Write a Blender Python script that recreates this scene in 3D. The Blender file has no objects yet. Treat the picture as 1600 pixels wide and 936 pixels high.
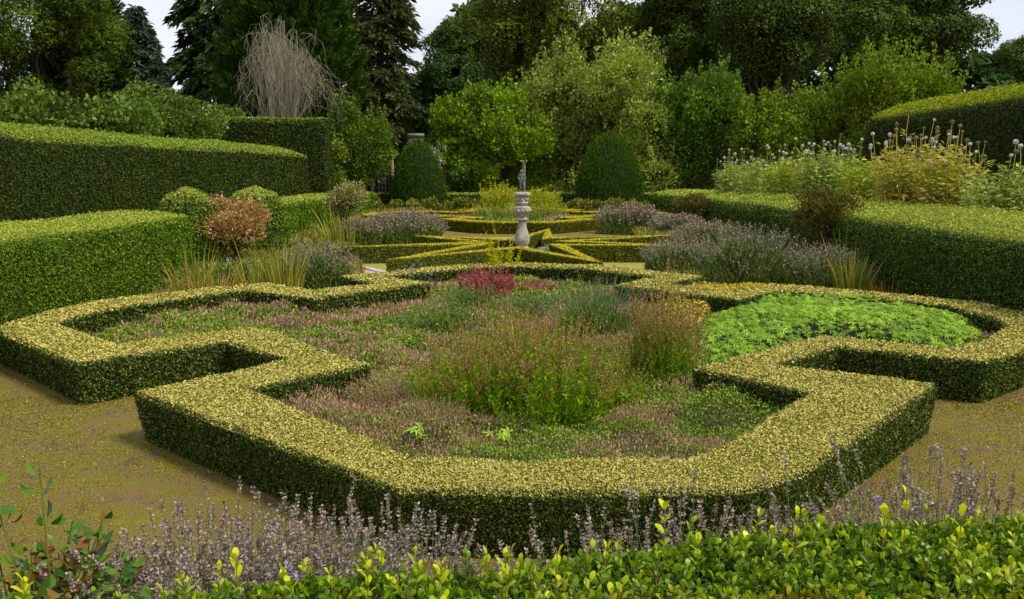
import bpy, math, numpy as np
from mathutils import Vector
sc = bpy.context.scene
COL = sc.collection
R = math.radians

# ------------------------------------------------------------------ camera
F_PX, CX, CY, CAM_Z = 1425.0, 800.0, 468.0, 2.6
PITCH = math.atan(200.0 / F_PX)
YAW = math.atan(10.0 / F_PX)
cam_d = bpy.data.cameras.new("camera"); cam = bpy.data.objects.new("camera", cam_d); COL.objects.link(cam)
cam_d.sensor_width = 36.0; cam_d.lens = 36.0 * F_PX / 1600.0
cam_d.clip_start = 0.05; cam_d.clip_end = 2000
cam.location = (0, 0, CAM_Z); cam.rotation_euler = (math.pi / 2 - PITCH, 0, YAW)
sc.camera = cam
sc.render.resolution_x = 1024; sc.render.resolution_y = 599

# ------------------------------------------------------------------ world and sun (bright overcast)
SUN_EL, SUN_AZ = R(52), R(118)      # azimuth measured from +Y towards +X
w = bpy.data.worlds.new("World"); sc.world = w; w.use_nodes = True
nt = w.node_tree; nt.nodes.clear()
wo = nt.nodes.new('ShaderNodeOutputWorld'); bg = nt.nodes.new('ShaderNodeBackground')
sky = nt.nodes.new('ShaderNodeTexSky'); sky.sky_type = 'NISHITA'; sky.sun_disc = False
sky.sun_elevation = SUN_EL; sky.sun_rotation = SUN_AZ
tc = nt.nodes.new('ShaderNodeTexCoord'); mp = nt.nodes.new('ShaderNodeMapping'); mp.inputs['Scale'].default_value = (1, 1, 3.5)
nz = nt.nodes.new('ShaderNodeTexNoise'); nz.inputs['Scale'].default_value = 2.2; nz.inputs['Detail'].default_value = 5
cr = nt.nodes.new('ShaderNodeValToRGB')
cr.color_ramp.elements[0].position = .3; cr.color_ramp.elements[0].color = (4.1, 4.4, 5.4, 1)
cr.color_ramp.elements[1].position = .7; cr.color_ramp.elements[1].color = (6.3, 6.4, 6.8, 1)
mx = nt.nodes.new('ShaderNodeMixRGB'); mx.inputs[0].default_value = .93
nt.links.new(tc.outputs['Generated'], mp.inputs[0]); nt.links.new(mp.outputs[0], nz.inputs['Vector'])
nt.links.new(nz.outputs['Fac'], cr.inputs[0]); nt.links.new(sky.outputs[0], mx.inputs[1]); nt.links.new(cr.outputs[0], mx.inputs[2])
nt.links.new(mx.outputs[0], bg.inputs[0]); bg.inputs[1].default_value = 0.1
nt.links.new(bg.outputs[0], wo.inputs[0])
sl = bpy.data.lights.new("sun", 'SUN'); sun = bpy.data.objects.new("sun", sl); COL.objects.link(sun)
sl.energy = 2.6; sl.angle = R(14); sl.color = (1, .93, .80)
sd = Vector((math.sin(SUN_AZ) * math.cos(SUN_EL), math.cos(SUN_AZ) * math.cos(SUN_EL), math.sin(SUN_EL)))
sun.rotation_euler = sd.to_track_quat('Z', 'Y').to_euler()
sc.view_settings.view_transform = 'Standard'; sc.view_settings.look = 'None'
sc.view_settings.exposure = 0.72; sc.view_settings.gamma = 1

# ------------------------------------------------------------------ maths helpers
def at(px, py, z=0.0):
    """point where the sight line of a photo pixel meets height z"""
    a = px - CX; b = -(py - CY)
    dy = F_PX * math.cos(PITCH) + b * math.sin(PITCH); dz = -F_PX * math.sin(PITCH) + b * math.cos(PITCH)
    x = a * math.cos(YAW) - dy * math.sin(YAW); y = a * math.sin(YAW) + dy * math.cos(YAW)
    t = (z - CAM_Z) / dz
    return np.array([x * t, y * t, z])
def atd(px, py, d):
    a = px - CX; b = -(py - CY)
    dy = F_PX * math.cos(PITCH) + b * math.sin(PITCH); dz = -F_PX * math.sin(PITCH) + b * math.cos(PITCH)
    x = a * math.cos(YAW) - dy * math.sin(YAW); y = a * math.sin(YAW) + dy * math.cos(YAW)
    t = d / y
    return np.array([x * t, d, CAM_Z + dz * t])
RNG = np.random.default_rng
def nrm(v): return v / np.maximum(np.linalg.norm(v, axis=-1, keepdims=True), 1e-9)
_tab = RNG(5).random((64, 64, 64))
def vnoise(p, scale=1.0, off=0.0):
    q = np.asarray(p, float) * scale + off + 1000.0
    i = np.floor(q).astype(int); f = q - i; f = f * f * (3 - 2 * f); i %= 64; j = (i + 1) % 64
    def g(a, b, c): return _tab[a, b, c]
    x0, y0, z0 = i[..., 0], i[..., 1], i[..., 2]; x1, y1, z1 = j[..., 0], j[..., 1], j[..., 2]
    fx, fy, fz = f[..., 0], f[..., 1], f[..., 2]
    c00 = g(x0, y0, z0) * (1 - fx) + g(x1, y0, z0) * fx; c10 = g(x0, y1, z0) * (1 - fx) + g(x1, y1, z0) * fx
    c01 = g(x0, y0, z1) * (1 - fx) + g(x1, y0, z1) * fx; c11 = g(x0, y1, z1) * (1 - fx) + g(x1, y1, z1) * fx
    return (c00 * (1 - fy) + c10 * fy) * (1 - fz) + (c01 * (1 - fy) + c11 * fy) * fz
def v2(x, y, z=0): return np.stack([np.asarray(x, float), np.asarray(y, float), np.full(np.shape(x), float(z))], -1)
def inpoly(x, y, poly):
    c = np.zeros(x.shape, bool); n = len(poly)
    for i in range(n):
        x0, y0 = poly[i][0], poly[i][1]; x1, y1 = poly[(i + 1) % n][0], poly[(i + 1) % n][1]
        m = ((y0 > y) != (y1 > y)) & (x < (x1 - x0) * (y - y0) / ((y1 - y0) + 1e-12) + x0)
        c ^= m
    return c

# ------------------------------------------------------------------ materials
def ramp(node, stops):
    e = node.color_ramp.elements
    e[0].position = stops[0][0]; e[0].color = (*stops[0][1], 1)
    e[1].position = stops[-1][0]; e[1].color = (*stops[-1][1], 1)
    for p, c in stops[1:-1]:
        n = e.new(p); n.color = (*c, 1)
def leafmat(name, cols, trans=.22, rough=.55, nscale=.8, namt=.35, spec=.3, sat=1.25):
    out = []; spec = spec * .5
    for c_ in cols:                                  # pigment strength of living leaves
        l_ = .25 * c_[0] + .65 * c_[1] + .10 * c_[2]; out.append(tuple(max(.003, l_ + (v - l_) * sat) for v in c_))
    cols = out
    m = bpy.data.materials.new(name); m.use_nodes = True; t = m.node_tree; t.nodes.clear()
    o = t.nodes.new('ShaderNodeOutputMaterial'); b = t.nodes.new('ShaderNodeBsdfPrincipled')
    a = t.nodes.new('ShaderNodeAttribute'); a.attribute_name = 'rnd'
    g = t.nodes.new('ShaderNodeNewGeometry'); n = t.nodes.new('ShaderNodeTexNoise')
    n.inputs['Scale'].default_value = nscale; n.inputs['Detail'].default_value = 2
    t.links.new(g.outputs['Position'], n.inputs['Vector'])
    ma = t.nodes.new('ShaderNodeMath'); ma.operation = 'MULTIPLY_ADD'; ma.inputs[1].default_value = namt * 2; ma.inputs[2].default_value = -namt
    ad = t.nodes.new('ShaderNodeMath'); ad.operation = 'ADD'
    t.links.new(n.outputs['Fac'], ma.inputs[0]); t.links.new(ma.outputs[0], ad.inputs[0]); t.links.new(a.outputs['Fac'], ad.inputs[1])
    r = t.nodes.new('ShaderNodeValToRGB')
    k = len(cols); ramp(r, [(i / max(1, k - 1), c) for i, c in enumerate(cols)])
    t.links.new(ad.outputs[0], r.inputs[0]); t.links.new(r.outputs[0], b.inputs['Base Color'])
    b.inputs['Roughness'].default_value = rough; b.inputs['Specular IOR Level'].default_value = spec
    if trans > 0:
        tr = t.nodes.new('ShaderNodeBsdfTranslucent'); mi = t.nodes.new('ShaderNodeMixShader'); mi.inputs[0].default_value = trans
        t.links.new(r.outputs[0], tr.inputs[0]); t.links.new(b.outputs[0], mi.inputs[1]); t.links.new(tr.outputs[0], mi.inputs[2])
        t.links.new(mi.outputs[0], o.inputs[0])
    else: t.links.new(b.outputs[0], o.inputs[0])
    return m
def solid(name, stops, scale=5, rough=.85, bump=.3, detail=6, bscale=None, bdist=.02, stretch=(1, 1, 1), nr=.65):
    m = bpy.data.materials.new(name); m.use_nodes = True; t = m.node_tree
    b = t.nodes['Principled BSDF']; g = t.nodes.new('ShaderNodeNewGeometry'); mp = t.nodes.new('ShaderNodeMapping')
    mp.inputs['Scale'].default_value = stretch
    n = t.nodes.new('ShaderNodeTexNoise'); n.inputs['Scale'].default_value = scale; n.inputs['Detail'].default_value = detail
    n.inputs['Roughness'].default_value = nr
    t.links.new(g.outputs['Position'], mp.inputs[0]); t.links.new(mp.outputs[0], n.inputs['Vector'])
    r = t.nodes.new('ShaderNodeValToRGB'); ramp(r, stops); t.links.new(n.outputs['Fac'], r.inputs[0])
    t.links.new(r.outputs[0], b.inputs['Base Color']); b.inputs['Roughness'].default_value = rough
    b.inputs['Specular IOR Level'].default_value = .2
    if bump:
        n2 = t.nodes.new('ShaderNodeTexNoise'); n2.inputs['Scale'].default_value = bscale or scale * 4; n2.inputs['Detail'].default_value = 4
        t.links.new(mp.outputs[0], n2.inputs['Vector'])
        bp = t.nodes.new('ShaderNodeBump'); bp.inputs['Strength'].default_value = bump; bp.inputs['Distance'].default_value = bdist
        t.links.new(n2.outputs['Fac'], bp.inputs['Height']); t.links.new(bp.outputs[0], b.inputs['Normal'])
    return m
M = {}
# clipped box: bleached top, green sides
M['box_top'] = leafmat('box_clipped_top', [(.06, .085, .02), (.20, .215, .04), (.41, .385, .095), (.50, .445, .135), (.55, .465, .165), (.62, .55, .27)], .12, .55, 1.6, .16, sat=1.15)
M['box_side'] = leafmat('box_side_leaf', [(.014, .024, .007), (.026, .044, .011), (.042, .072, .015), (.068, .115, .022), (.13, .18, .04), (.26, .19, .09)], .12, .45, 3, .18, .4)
M['box_core'] = solid('box_core_twigs', [(.3, (.012, .014, .006)), (.7, (.03, .028, .014))], 14, .95, .6)
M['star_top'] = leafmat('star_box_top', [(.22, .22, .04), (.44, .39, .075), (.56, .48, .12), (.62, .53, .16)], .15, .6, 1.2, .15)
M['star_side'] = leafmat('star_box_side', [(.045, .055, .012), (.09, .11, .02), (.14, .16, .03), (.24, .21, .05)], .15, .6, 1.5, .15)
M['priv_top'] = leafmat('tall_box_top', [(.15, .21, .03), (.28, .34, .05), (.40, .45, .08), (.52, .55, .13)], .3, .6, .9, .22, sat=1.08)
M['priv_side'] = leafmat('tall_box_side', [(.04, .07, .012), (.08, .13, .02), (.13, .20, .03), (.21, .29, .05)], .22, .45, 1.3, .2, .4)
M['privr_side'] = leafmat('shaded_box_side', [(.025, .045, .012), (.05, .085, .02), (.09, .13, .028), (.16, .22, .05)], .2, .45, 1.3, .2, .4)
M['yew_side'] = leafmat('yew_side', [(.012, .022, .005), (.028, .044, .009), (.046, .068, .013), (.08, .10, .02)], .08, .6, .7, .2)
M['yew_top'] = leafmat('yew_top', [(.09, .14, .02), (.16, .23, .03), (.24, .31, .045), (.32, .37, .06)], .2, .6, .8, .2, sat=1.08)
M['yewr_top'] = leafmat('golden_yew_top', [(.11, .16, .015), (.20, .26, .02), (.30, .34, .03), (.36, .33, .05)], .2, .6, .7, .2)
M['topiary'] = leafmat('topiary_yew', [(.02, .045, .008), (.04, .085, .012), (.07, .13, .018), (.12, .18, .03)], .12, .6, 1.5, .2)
M['core_green'] = solid('hedge_core', [(.3, (.008, .014, .005)), (.7, (.02, .03, .01))], 6, .95, .5)
M['fg_leaf'] = leafmat('near_box_leaf', [(.04, .10, .025), (.11, .19, .03), (.22, .31, .035), (.40, .46, .05), (.58, .60, .11)], .3, .33, 3.5, .16, .5)
M['fg_warm'] = leafmat('near_box_bronze_leaf', [(.12, .14, .02), (.24, .24, .03), (.36, .32, .04), (.42, .30, .06)], .3, .35, 5, .2, .5)
M['lav_head'] = leafmat('spent_lavender_head', [(.18, .125, .11), (.29, .21, .185), (.40, .305, .265), (.50, .40, .345)], .15, .8, 3, .12, sat=1.0)
M['lav_bloom'] = leafmat('lavender_bloom', [(.24, .18, .48), (.36, .30, .62)], .2, .7, sat=1.0)
M['lav_stem'] = leafmat('lavender_stem', [(.06, .11, .045), (.12, .19, .08), (.17, .22, .11)], .1, .7)
M['lav_leaf'] = leafmat('lavender_leaf', [(.07, .10, .03), (.15, .19, .06), (.25, .28, .11)], .15, .7, 2, .15)
M['lavd_head'] = leafmat('brown_lavender_head', [(.17, .11, .085), (.28, .19, .155), (.39, .28, .235), (.48, .36, .30)], .15, .8, 1.5, .2, sat=1.0)
M['herb_leaf'] = leafmat('herb_leaf', [(.07, .12, .03), (.13, .21, .05), (.22, .30, .09), (.30, .36, .14)], .25, .6, 2, .2)
M['silver'] = leafmat('silver_leaf', [(.20, .27, .15), (.32, .40, .24), (.44, .52, .36)], .15, .7, sat=1.0)
M['thyme'] = leafmat('thyme_leaf', [(.06, .11, .025), (.14, .22, .045), (.25, .33, .08), (.38, .42, .14)], .2, .6, 1.2, .2)
M['heath'] = leafmat('thyme_flower', [(.18, .10, .06), (.34, .20, .14), (.48, .31, .24), (.60, .44, .36)], .25, .7, 1.5, .2)
M['magenta'] = leafmat('magenta_spike', [(.24, .02, .05), (.40, .05, .10), (.48, .10, .16)], .2, .7, sat=1.0)
M['rust'] = leafmat('rusty_spike', [(.15, .08, .045), (.27, .14, .08), (.38, .22, .13), (.46, .31, .19)], .2, .8)
M['spire_leaf'] = leafmat('spire_leaf', [(.07, .15, .02), (.15, .26, .03), (.25, .37, .05), (.42, .46, .08)], .3, .55, 2.5, .2)
M['yellow_leaf'] = leafmat('yellow_leaf', [(.26, .30, .03), (.42, .42, .05), (.52, .46, .07)], .3, .6)
M['gold_leaf'] = leafmat('golden_foliage', [(.20, .26, .05), (.42, .38, .08), (.52, .42, .12), (.50, .30, .12)], .25, .6)
M['geranium'] = leafmat('geranium_leaf', [(.08, .17, .03), (.18, .31, .055), (.30, .45, .09), (.44, .56, .15)], .3, .45, 1.5, .15, .4)
M['pink'] = leafmat('pink_petal', [(.55, .22, .42), (.72, .42, .60)], .3, .6, sat=1.0)
M['white'] = leafmat('white_petal', [(.62, .62, .66), (.8, .8, .82)], .3, .6, sat=1.0)
M['globe'] = leafmat('globe_head', [(.50, .47, .46), (.66, .63, .64)], .1, .8, sat=1.0)
M['globe_brown'] = leafmat('brown_globe_head', [(.17, .12, .07), (.32, .24, .15)], .1, .8, sat=1.0)
M['blade'] = leafmat('iris_blade', [(.07, .15, .03), (.15, .24, .05), (.34, .30, .09), (.46, .32, .12)], .25, .5, 1, .1)
M['dry'] = leafmat('dry_grass', [(.28, .18, .07), (.42, .28, .12), (.36, .36, .1)], .2, .8)
M['redshrub'] = leafmat('coral_shrub_leaf', [(.13, .19, .04), (.26, .24, .07), (.54, .26, .17), (.62, .38, .27)], .3, .55, 3, .12)
M['darkshrub'] = leafmat('bronze_shrub_leaf', [(.03, .05, .012), (.07, .085, .02), (.12, .10, .028), (.20, .13, .045)], .2, .55, 3, .2)
M['rose'] = leafmat('rose_leaf', [(.05, .10, .025), (.12, .18, .04), (.22, .25, .06), (.40, .24, .11)], .2, .55, 1.5, .2)
M['rosepink'] = leafmat('pink_rose_leaf', [(.09, .15, .04), (.20, .26, .08), (.34, .32, .14), (.50, .32, .22)], .2, .55, 2.5, .2)
M['peony'] = leafmat('peony_leaf', [(.03, .07, .02), (.06, .13, .025), (.12, .19, .035), (.17, .09, .035), (.13, .035, .02)], .2, .35, 7, .2, .5)
M['perennial'] = leafmat('tall_perennial_leaf', [(.14, .26, .06), (.28, .40, .09), (.46, .50, .14), (.60, .48, .12)], .3, .55, .6, .2)
M['perennial_pale'] = leafmat('pale_perennial_leaf', [(.18, .26, .08), (.34, .42, .13), (.50, .54, .2)], .3, .55, .6, .2)
M['perennial_gold'] = leafmat('yellowing_perennial_leaf', [(.20, .28, .05), (.44, .45, .09), (.62, .56, .13), (.66, .48, .12)], .3, .55, .8, .2, sat=1.1)
M['perennial_dead'] = leafmat('withered_leaf', [(.10, .05, .03), (.20, .11, .06), (.30, .18, .10)], .1, .8, sat=1.0)
def tm(name, c, k=(.45, 1.0, 1.7), tr=.2, ns=.15):
    M[name] = leafmat(name, [tuple(v * s for v in c) for s in k], tr, .6, ns, .3)
tm('tree_dark', (.062, .092, .020)); tm('tree_olive', (.10, .125, .018)); tm('tree_deep', (.040, .072, .020))
tm('tree_mid', (.045, .085, .02)); tm('conifer_dark', (.034, .056, .016)); tm('conifer_green', (.040, .072, .014))
tm('conifer_blue', (.07, .10, .065)); tm('conifer_rust', (.075, .085, .032)); tm('conifer_olive', (.06, .09, .014))
tm('shrub_green', (.12, .17, .045), ns=.5); tm('apple_green', (.15, .22, .025), (.4, 1, 2.2), .3, .5)
tm('pear_green', (.25, .30, .085), (.4, 1, 2.0), .3, .5); tm('side_green', (.125, .20, .045), (.45, 1, 1.8), .3, .5)
tm('right_green', (.15, .21, .04), (.4, 1, 1.8), .3, .5); tm('creeper', (.11, .16, .035), (.4, 1, 2.0), .3, .8)
M['bark'] = solid('bark', [(.3, (.03, .024, .016)), (.7, (.10, .08, .055))], 3, .95, .7, stretch=(1, 1, .2))
M['bark_grey'] = solid('lichen_bark', [(.25, (.15, .13, .085)), (.75, (.36, .33, .24))], 4, .9, .5, stretch=(1, 1, .3))
M['twig'] = solid('twig', [(.3, (.12, .08, .05)), (.7, (.25, .17, .1))], 20, .9, 0)

# ------------------------------------------------------------------ mesh helpers
T_FLAKE = (np.array([(0, 0, 0), (.5, -.5, .08), (1, 0, 0), (.5, .5, .08)], float), [np.array([[0, 1, 2, 3]])])
T_LEAF = (np.array([(0, 0, 0), (.33, -.46, .12), (.74, -.42, .1), (1, 0, -.04), (.74, .42, .1), (.33, .46, .12)], float), [np.array([[0, 1, 2, 3], [0, 3, 4, 5]])])
def _palm():
    v = [(.0, 0, 0)]; angs = [-115, -58, 0, 58, 115]; fc = []
    for a in angs:
        a = R(a); rr = .62 if abs(a) > 1.5 else .8 if abs(a) > .5 else 1.0
        for da, rad in ((-.26, .62), (0, 1), (.26, .62)):
            v.append((.0 + rr * rad * math.cos(a + da), rr * rad * math.sin(a + da) * .9, -.16 * rad + (.05 if rad < 1 else 0)))
    q = []
    for i in range(5): q.append([0, 1 + 3 * i, 2 + 3 * i, 3 + 3 * i])
    return np.array(v, float), [np.array(q)]
T_PALM = _palm()
T_OBO = (np.array([(0, -.07, 0), (0, .07, 0), (.35, -.36, .05), (.35, .36, .05), (.72, -.5, .09), (.72, .5, .09), (1, -.17, .0), (1, .17, .0), (.35, 0, -.03), (.72, 0, -.02)], float),
         [np.array([[0, 2, 8, 1], [8, 9, 5, 3], [2, 4, 9, 8], [4, 6, 7, 9]])])
T_OBO = (T_OBO[0][:8], [np.array([[0, 2, 3, 1], [2, 4, 5, 3], [4, 6, 7, 5]])])
def leaves(P, A, W, L, Wd, mat=0, rnd=None, tmpl=T_FLAKE):
    tv, tf = tmpl; n = len(P); k = len(tv)
    if n == 0: return []
    L = np.broadcast_to(L, (n,)); Wd = np.broadcast_to(Wd, (n,))
    N = np.cross(A, W)
    V = (P[:, None, :] + A[:, None, :] * (tv[None, :, 0, None] * L[:, None, None]) + W[:, None, :] * (tv[None, :, 1, None] * Wd[:, None, None])
         + N[:, None, :] * (tv[None, :, 2, None] * L[:, None, None])).reshape(-1, 3)
    if rnd is None: rnd = np.full(n, .5)
    out = []
    base = (np.arange(n) * k)[:, None, None]
    for f in tf: out.append((base + f[None]).reshape(-1, f.shape[1]))
    return [(V, np.concatenate(out), mat, np.repeat(rnd, k))]
def orient(Nn, tilt, rng):
    n = len(Nn); N = nrm(Nn + tilt * rng.normal(size=(n, 3))); A = nrm(np.cross(N, rng.normal(size=(n, 3))))
    return A, np.cross(N, A)
def along(D, jit, rng):
    n = len(D); A = nrm(D + jit * rng.normal(size=(n, 3))); W = nrm(np.cross(A, rng.normal(size=(n, 3))))
    return A, W
def tubes(paths, rad, sides=3, mat=0, rnd=None, rng=None, flat=False):
    paths = np.asarray(paths, float); n, k, _ = paths.shape; rng = rng or RNG(1)
    rad = np.broadcast_to(rad, (n, k)).astype(float)
    T = nrm(np.gradient(paths, axis=1)); ref = rng.normal(size=(n, 1, 3)) if flat or sides <= 3 else np.tile(np.array([[[.31, .17, .05]]]), (n, 1, 1))
    U = nrm(np.cross(T, ref)); Vv = np.cross(T, U)
    if flat:
        V = np.stack([paths - U * rad[..., None], paths + U * rad[..., None]], 2); s = 2
    else:
        a = np.arange(sides) * 2 * math.pi / sides; s = sides
        V = paths[:, :, None] + (U[:, :, None] * np.cos(a)[None, None, :, None] + Vv[:, :, None] * np.sin(a)[None, None, :, None]) * rad[:, :, None, None]
    V = V.reshape(-1, 3); q = []
    rr = range(1) if flat else range(s)
    for j in range(k - 1):
        for i in rr:
            i2 = (i + 1) % s
            q.append([j * s + i, j * s + i2, (j + 1) * s + i2, (j + 1) * s + i])
    q = np.array(q)
    Fc = (np.arange(n)[:, None, None] * (k * s) + q[None]).reshape(-1, 4)
    if rnd is None: rnd = rng.random(n)
    return [(V, Fc, mat, np.repeat(rnd, k * s))]
def gridchunk(G, wrap=False, mat=0, cap=False, rnd=.5):
    m, k, _ = G.shape; V = G.reshape(-1, 3); a = np.arange(m if wrap else m - 1); b = (a + 1) % m
    q = []
    for j in range(k - 1): q.append(np.stack([a * k + j, b * k + j, b * k + j + 1, a * k + j + 1], 1))
    return [(V, np.concatenate(q), mat, np.full(len(V), rnd))]
def build(name, chunks, mats, parent=None, smooth=False, loc=None):
    if loc is not None: chunks = [(c[0] - np.asarray(loc), *c[1:]) for c in chunks]
    me = bpy.data.meshes.new(name)
    V = np.concatenate([c[0] for c in chunks]); off = 0; li = []; lt = []; mi = []
    for c in chunks:
        f = c[1]; li.append((f + off).ravel()); lt.append(np.full(len(f), f.shape[1])); mi.append(np.full(len(f), c[2])); off += len(c[0])
    li = np.concatenate(li).astype(np.int32); lt = np.concatenate(lt).astype(np.int32); mi = np.concatenate(mi).astype(np.int32)
    me.vertices.add(len(V)); me.vertices.foreach_set('co', V.astype(np.float32).ravel())
    me.loops.add(len(li)); me.loops.foreach_set('vertex_index', li)
    me.polygons.add(len(lt)); ls = np.concatenate([[0], np.cumsum(lt)[:-1]]).astype(np.int32)
    me.polygons.foreach_set('loop_start', ls); me.polygons.foreach_set('loop_total', lt)
    me.polygons.foreach_set('material_index', mi)
    if smooth: me.polygons.foreach_set('use_smooth', np.ones(len(lt), bool))
    a = me.attributes.new('rnd', 'FLOAT', 'POINT'); a.data.foreach_set('value', np.concatenate([c[3] for c in chunks]).astype(np.float32))
    for m in mats: me.materials.append(M[m] if isinstance(m, str) else m)
    me.update(calc_edges=True)
    ob = bpy.data.objects.new(name, me); COL.objects.link(ob)
    if parent is not None: ob.parent = parent
    elif loc is not None: ob.location = tuple(loc)
    return ob
def tag(o, label=None, cat=None, group=None, kind=None):
    if label: o['label'] = label
    if cat: o['category'] = cat
    if group: o['group'] = group
    if kind: o['kind'] = kind
    return o
def stem_parts(name, Pt, rad, sides, mat, root, rng, rnd=None):
    n = len(Pt); rad = np.broadcast_to(rad, (n, Pt.shape[1]))
    if n > 20: return build(name + 's', tubes(Pt, rad, sides, 0, rng=rng, rnd=rnd), [mat], root)
    for i in range(n): build(name, tubes(Pt[i:i + 1], rad[i:i + 1], sides, 0, rng=rng, rnd=None if rnd is None else rnd[i:i + 1]), [mat], root)
def thing(name, loc, label, cat, group=None):
    o = bpy.data.objects.new(name, None); COL.objects.link(o); o.location = tuple(float(v) for v in loc); o.empty_display_size = .1
    return tag(o, label, cat, group)
def box_chunk(x0, x1, y0, y1, z0, z1, mat=0):
    V = np.array([(x, y, z) for z in (z0, z1) for y in (y0, y1) for x in (x0, x1)], float)
    return [(V, np.array([[0, 2, 3, 1], [4, 5, 7, 6], [0, 1, 5, 4], [2, 6, 7, 3], [0, 4, 6, 2], [1, 3, 7, 5]]), mat, np.full(8, .5))]
def lathe(prof, n=24, mat=0, c=(0, 0, 0)):
    a = np.arange(n) * 2 * math.pi / n; pr = np.array(prof, float)
    G = np.stack([np.cos(a)[:, None] * pr[None, :, 0] + c[0], np.sin(a)[:, None] * pr[None, :, 0] + c[1], np.tile(pr[None, :, 1] + c[2], (n, 1))], -1)
    return gridchunk(G, True, mat)

# sampling of grid surfaces
def sample(G, wrap, nf, rng, idxs=False):
    """nf: number per face callable(centres, areas)->expected counts"""
    m = G.shape[0]; a = np.arange(m if wrap else m - 1); b = (a + 1) % m
    A = G[a][:, :-1].reshape(-1, 3); B = G[b][:, :-1].reshape(-1, 3); C = G[b][:, 1:].reshape(-1, 3); D = G[a][:, 1:].reshape(-1, 3)
    nr = np.cross(C - A, D - B); ar = np.linalg.norm(nr, axis=1) / 2; nr = nrm(nr)
    cnt = rng.poisson(np.minimum(nf((A + B + C + D) / 4, ar), 200000)); idx = np.repeat(np.arange(len(A)), cnt)
    u = rng.random(len(idx))[:, None]; v = rng.random(len(idx))[:, None]
    P = (A[idx] * (1 - u) + B[idx] * u) * (1 - v) + (D[idx] * (1 - u) + C[idx] * u) * v
    if idxs: return P, nr[idx], idx
    return P, nr[idx]
def dist(P): return np.linalg.norm(P - np.array([0, 0, CAM_Z]), axis=-1)
def hedge(name, G, wrap, mats, rng, smin=.014, k=.0026, cover=1.6, tilt=.55, depth=.03, topz=.72, amp=.02, ns=3., flip=False, asp=.62,
          parent=None, fuzz=0., sdir=0., dome_c=False):
    """clipped hedge: dark twiggy core plus leaf faces over its skin. mats = [core, side, top]"""
    Nn = np.zeros_like(G)
    off = (vnoise(G, ns) - .5) * 2 * amp + (vnoise(G, ns * .25, 7) - .5) * 2 * amp
    c = G.mean(axis=1, keepdims=True)
    dirn = G - c; G = G + nrm(dirn) * off[..., None] * np.minimum(1, (G[..., 2:3]) * 4 + .2)
    core = c + (G - c) * (1 - (depth * 1.1) / np.maximum(np.linalg.norm(G - c, axis=-1, keepdims=True), .05))
    ch = gridchunk(core, wrap, 0)
    def nf(cc, ar):
        s = np.maximum(smin, k * dist(cc)); return ar * cover / (s * s * asp * .5)
    P, N, F_ = sample(G, wrap, nf, rng, True)
    a_ = F_ // (G.shape[1] - 1); cc_ = (c[a_, 0] + c[(a_ + 1) % len(c), 0]) / 2
    if dome_c: cc_ = np.broadcast_to(G.reshape(-1, 3).mean(0), P.shape)
    sg = np.sum(N * (P - cc_), axis=1); N = N * np.where(sg < 0, -1, 1)[:, None]
    m_ = (G.shape[1] - 1)
    s = np.maximum(smin, k * dist(P)) * rng.uniform(.65, 1.3, len(P))
    top = N[:, 2] + .10 * rng.normal(size=len(P)) > topz
    P = P + N * ((rng.random(len(P)) - .75) * depth)[:, None]
    P = P + N * (rng.random(len(P)) ** 3 * fuzz)[:, None]
    if sdir: A, W = along(N * .6 + np.array([0, 0, sdir]), tilt, rng)
    else: A, W = orient(N, tilt, rng)
    r = rng.random(len(P))
    P = P - A * (s * .5)[:, None]
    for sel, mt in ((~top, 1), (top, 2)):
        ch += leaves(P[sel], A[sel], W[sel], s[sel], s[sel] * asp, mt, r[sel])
    return build(name, ch, mats, parent)
def densify(pts, step, closed=False):
    pts = np.asarray(pts, float); out = []; n = len(pts)
    for i in range(n if closed else n - 1):
        a, b = pts[i], pts[(i + 1) % n]; k = max(1, int(np.ceil(np.linalg.norm((b - a)[:2]) / step)))
        for j in range(k): out.append(a + (b - a) * j / k)
    if not closed: out.append(pts[-1])
    return np.array(out)
def ring_grid(outer, inner, h, step=.25, batter=.05, z0=0.):
    """loop of paired outer and inner outlines (same count) -> hedge section grid"""
    o = np.asarray(outer, float); i = np.asarray(inner, float); n = len(o); O = []; I = []
    for a in range(n):
        b = (a + 1) % n; L = max(np.linalg.norm(o[b] - o[a]), np.linalg.norm(i[b] - i[a])); k = max(1, int(np.ceil(L / step)))
        for j in range(k):
            t = j / k; O.append(o[a] * (1 - t) + o[b] * t); I.append(i[a] * (1 - t) + i[b] * t)
    O = np.array(O); I = np.array(I); D = I - O; wd = np.linalg.norm(D, axis=1, keepdims=True); D = D / wd
    rows = []
    r = .035
    for side, z in ((0, 0), (0, .3), (0, .7), (0, 1)):
        rows.append((O + D * (batter * (1 - z)), z0 + (h - r) * z))
    rows.append((O + D * r, z0 + h)); rows.append((O + D * wd * .35, z0 + h)); rows.append((O + D * wd * .65, z0 + h)); rows.append((I - D * r, z0 + h))
    for z in (1, .7, .3, 0): rows.append((I - D * (batter * (1 - z)), z0 + (h - r) * z))
    G = np.stack([np.concatenate([p, np.full((len(p), 1), z)], 1) for p, z in rows], 1)
    return G
def loft(path, prof, step=.4, closed=False, scale=None):
    """path (m,2 or 3: x,y[,heightscale]); prof list of (offset to the right of travel, z)"""
    p = densify(path, step, closed); d = np.gradient(p[:, :2], axis=0); d = nrm(d); nn = np.stack([d[:, 1], -d[:, 0]], 1)
    hs = p[:, 2] if p.shape[1] > 2 else np.ones(len(p)); pr = np.array(prof, float)
    return np.stack([p[:, None, 0] + nn[:, None, 0] * pr[None, :, 0], p[:, None, 1] + nn[:, None, 1] * pr[None, :, 0], hs[:, None] * pr[None, :, 1]], -1)
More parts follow.
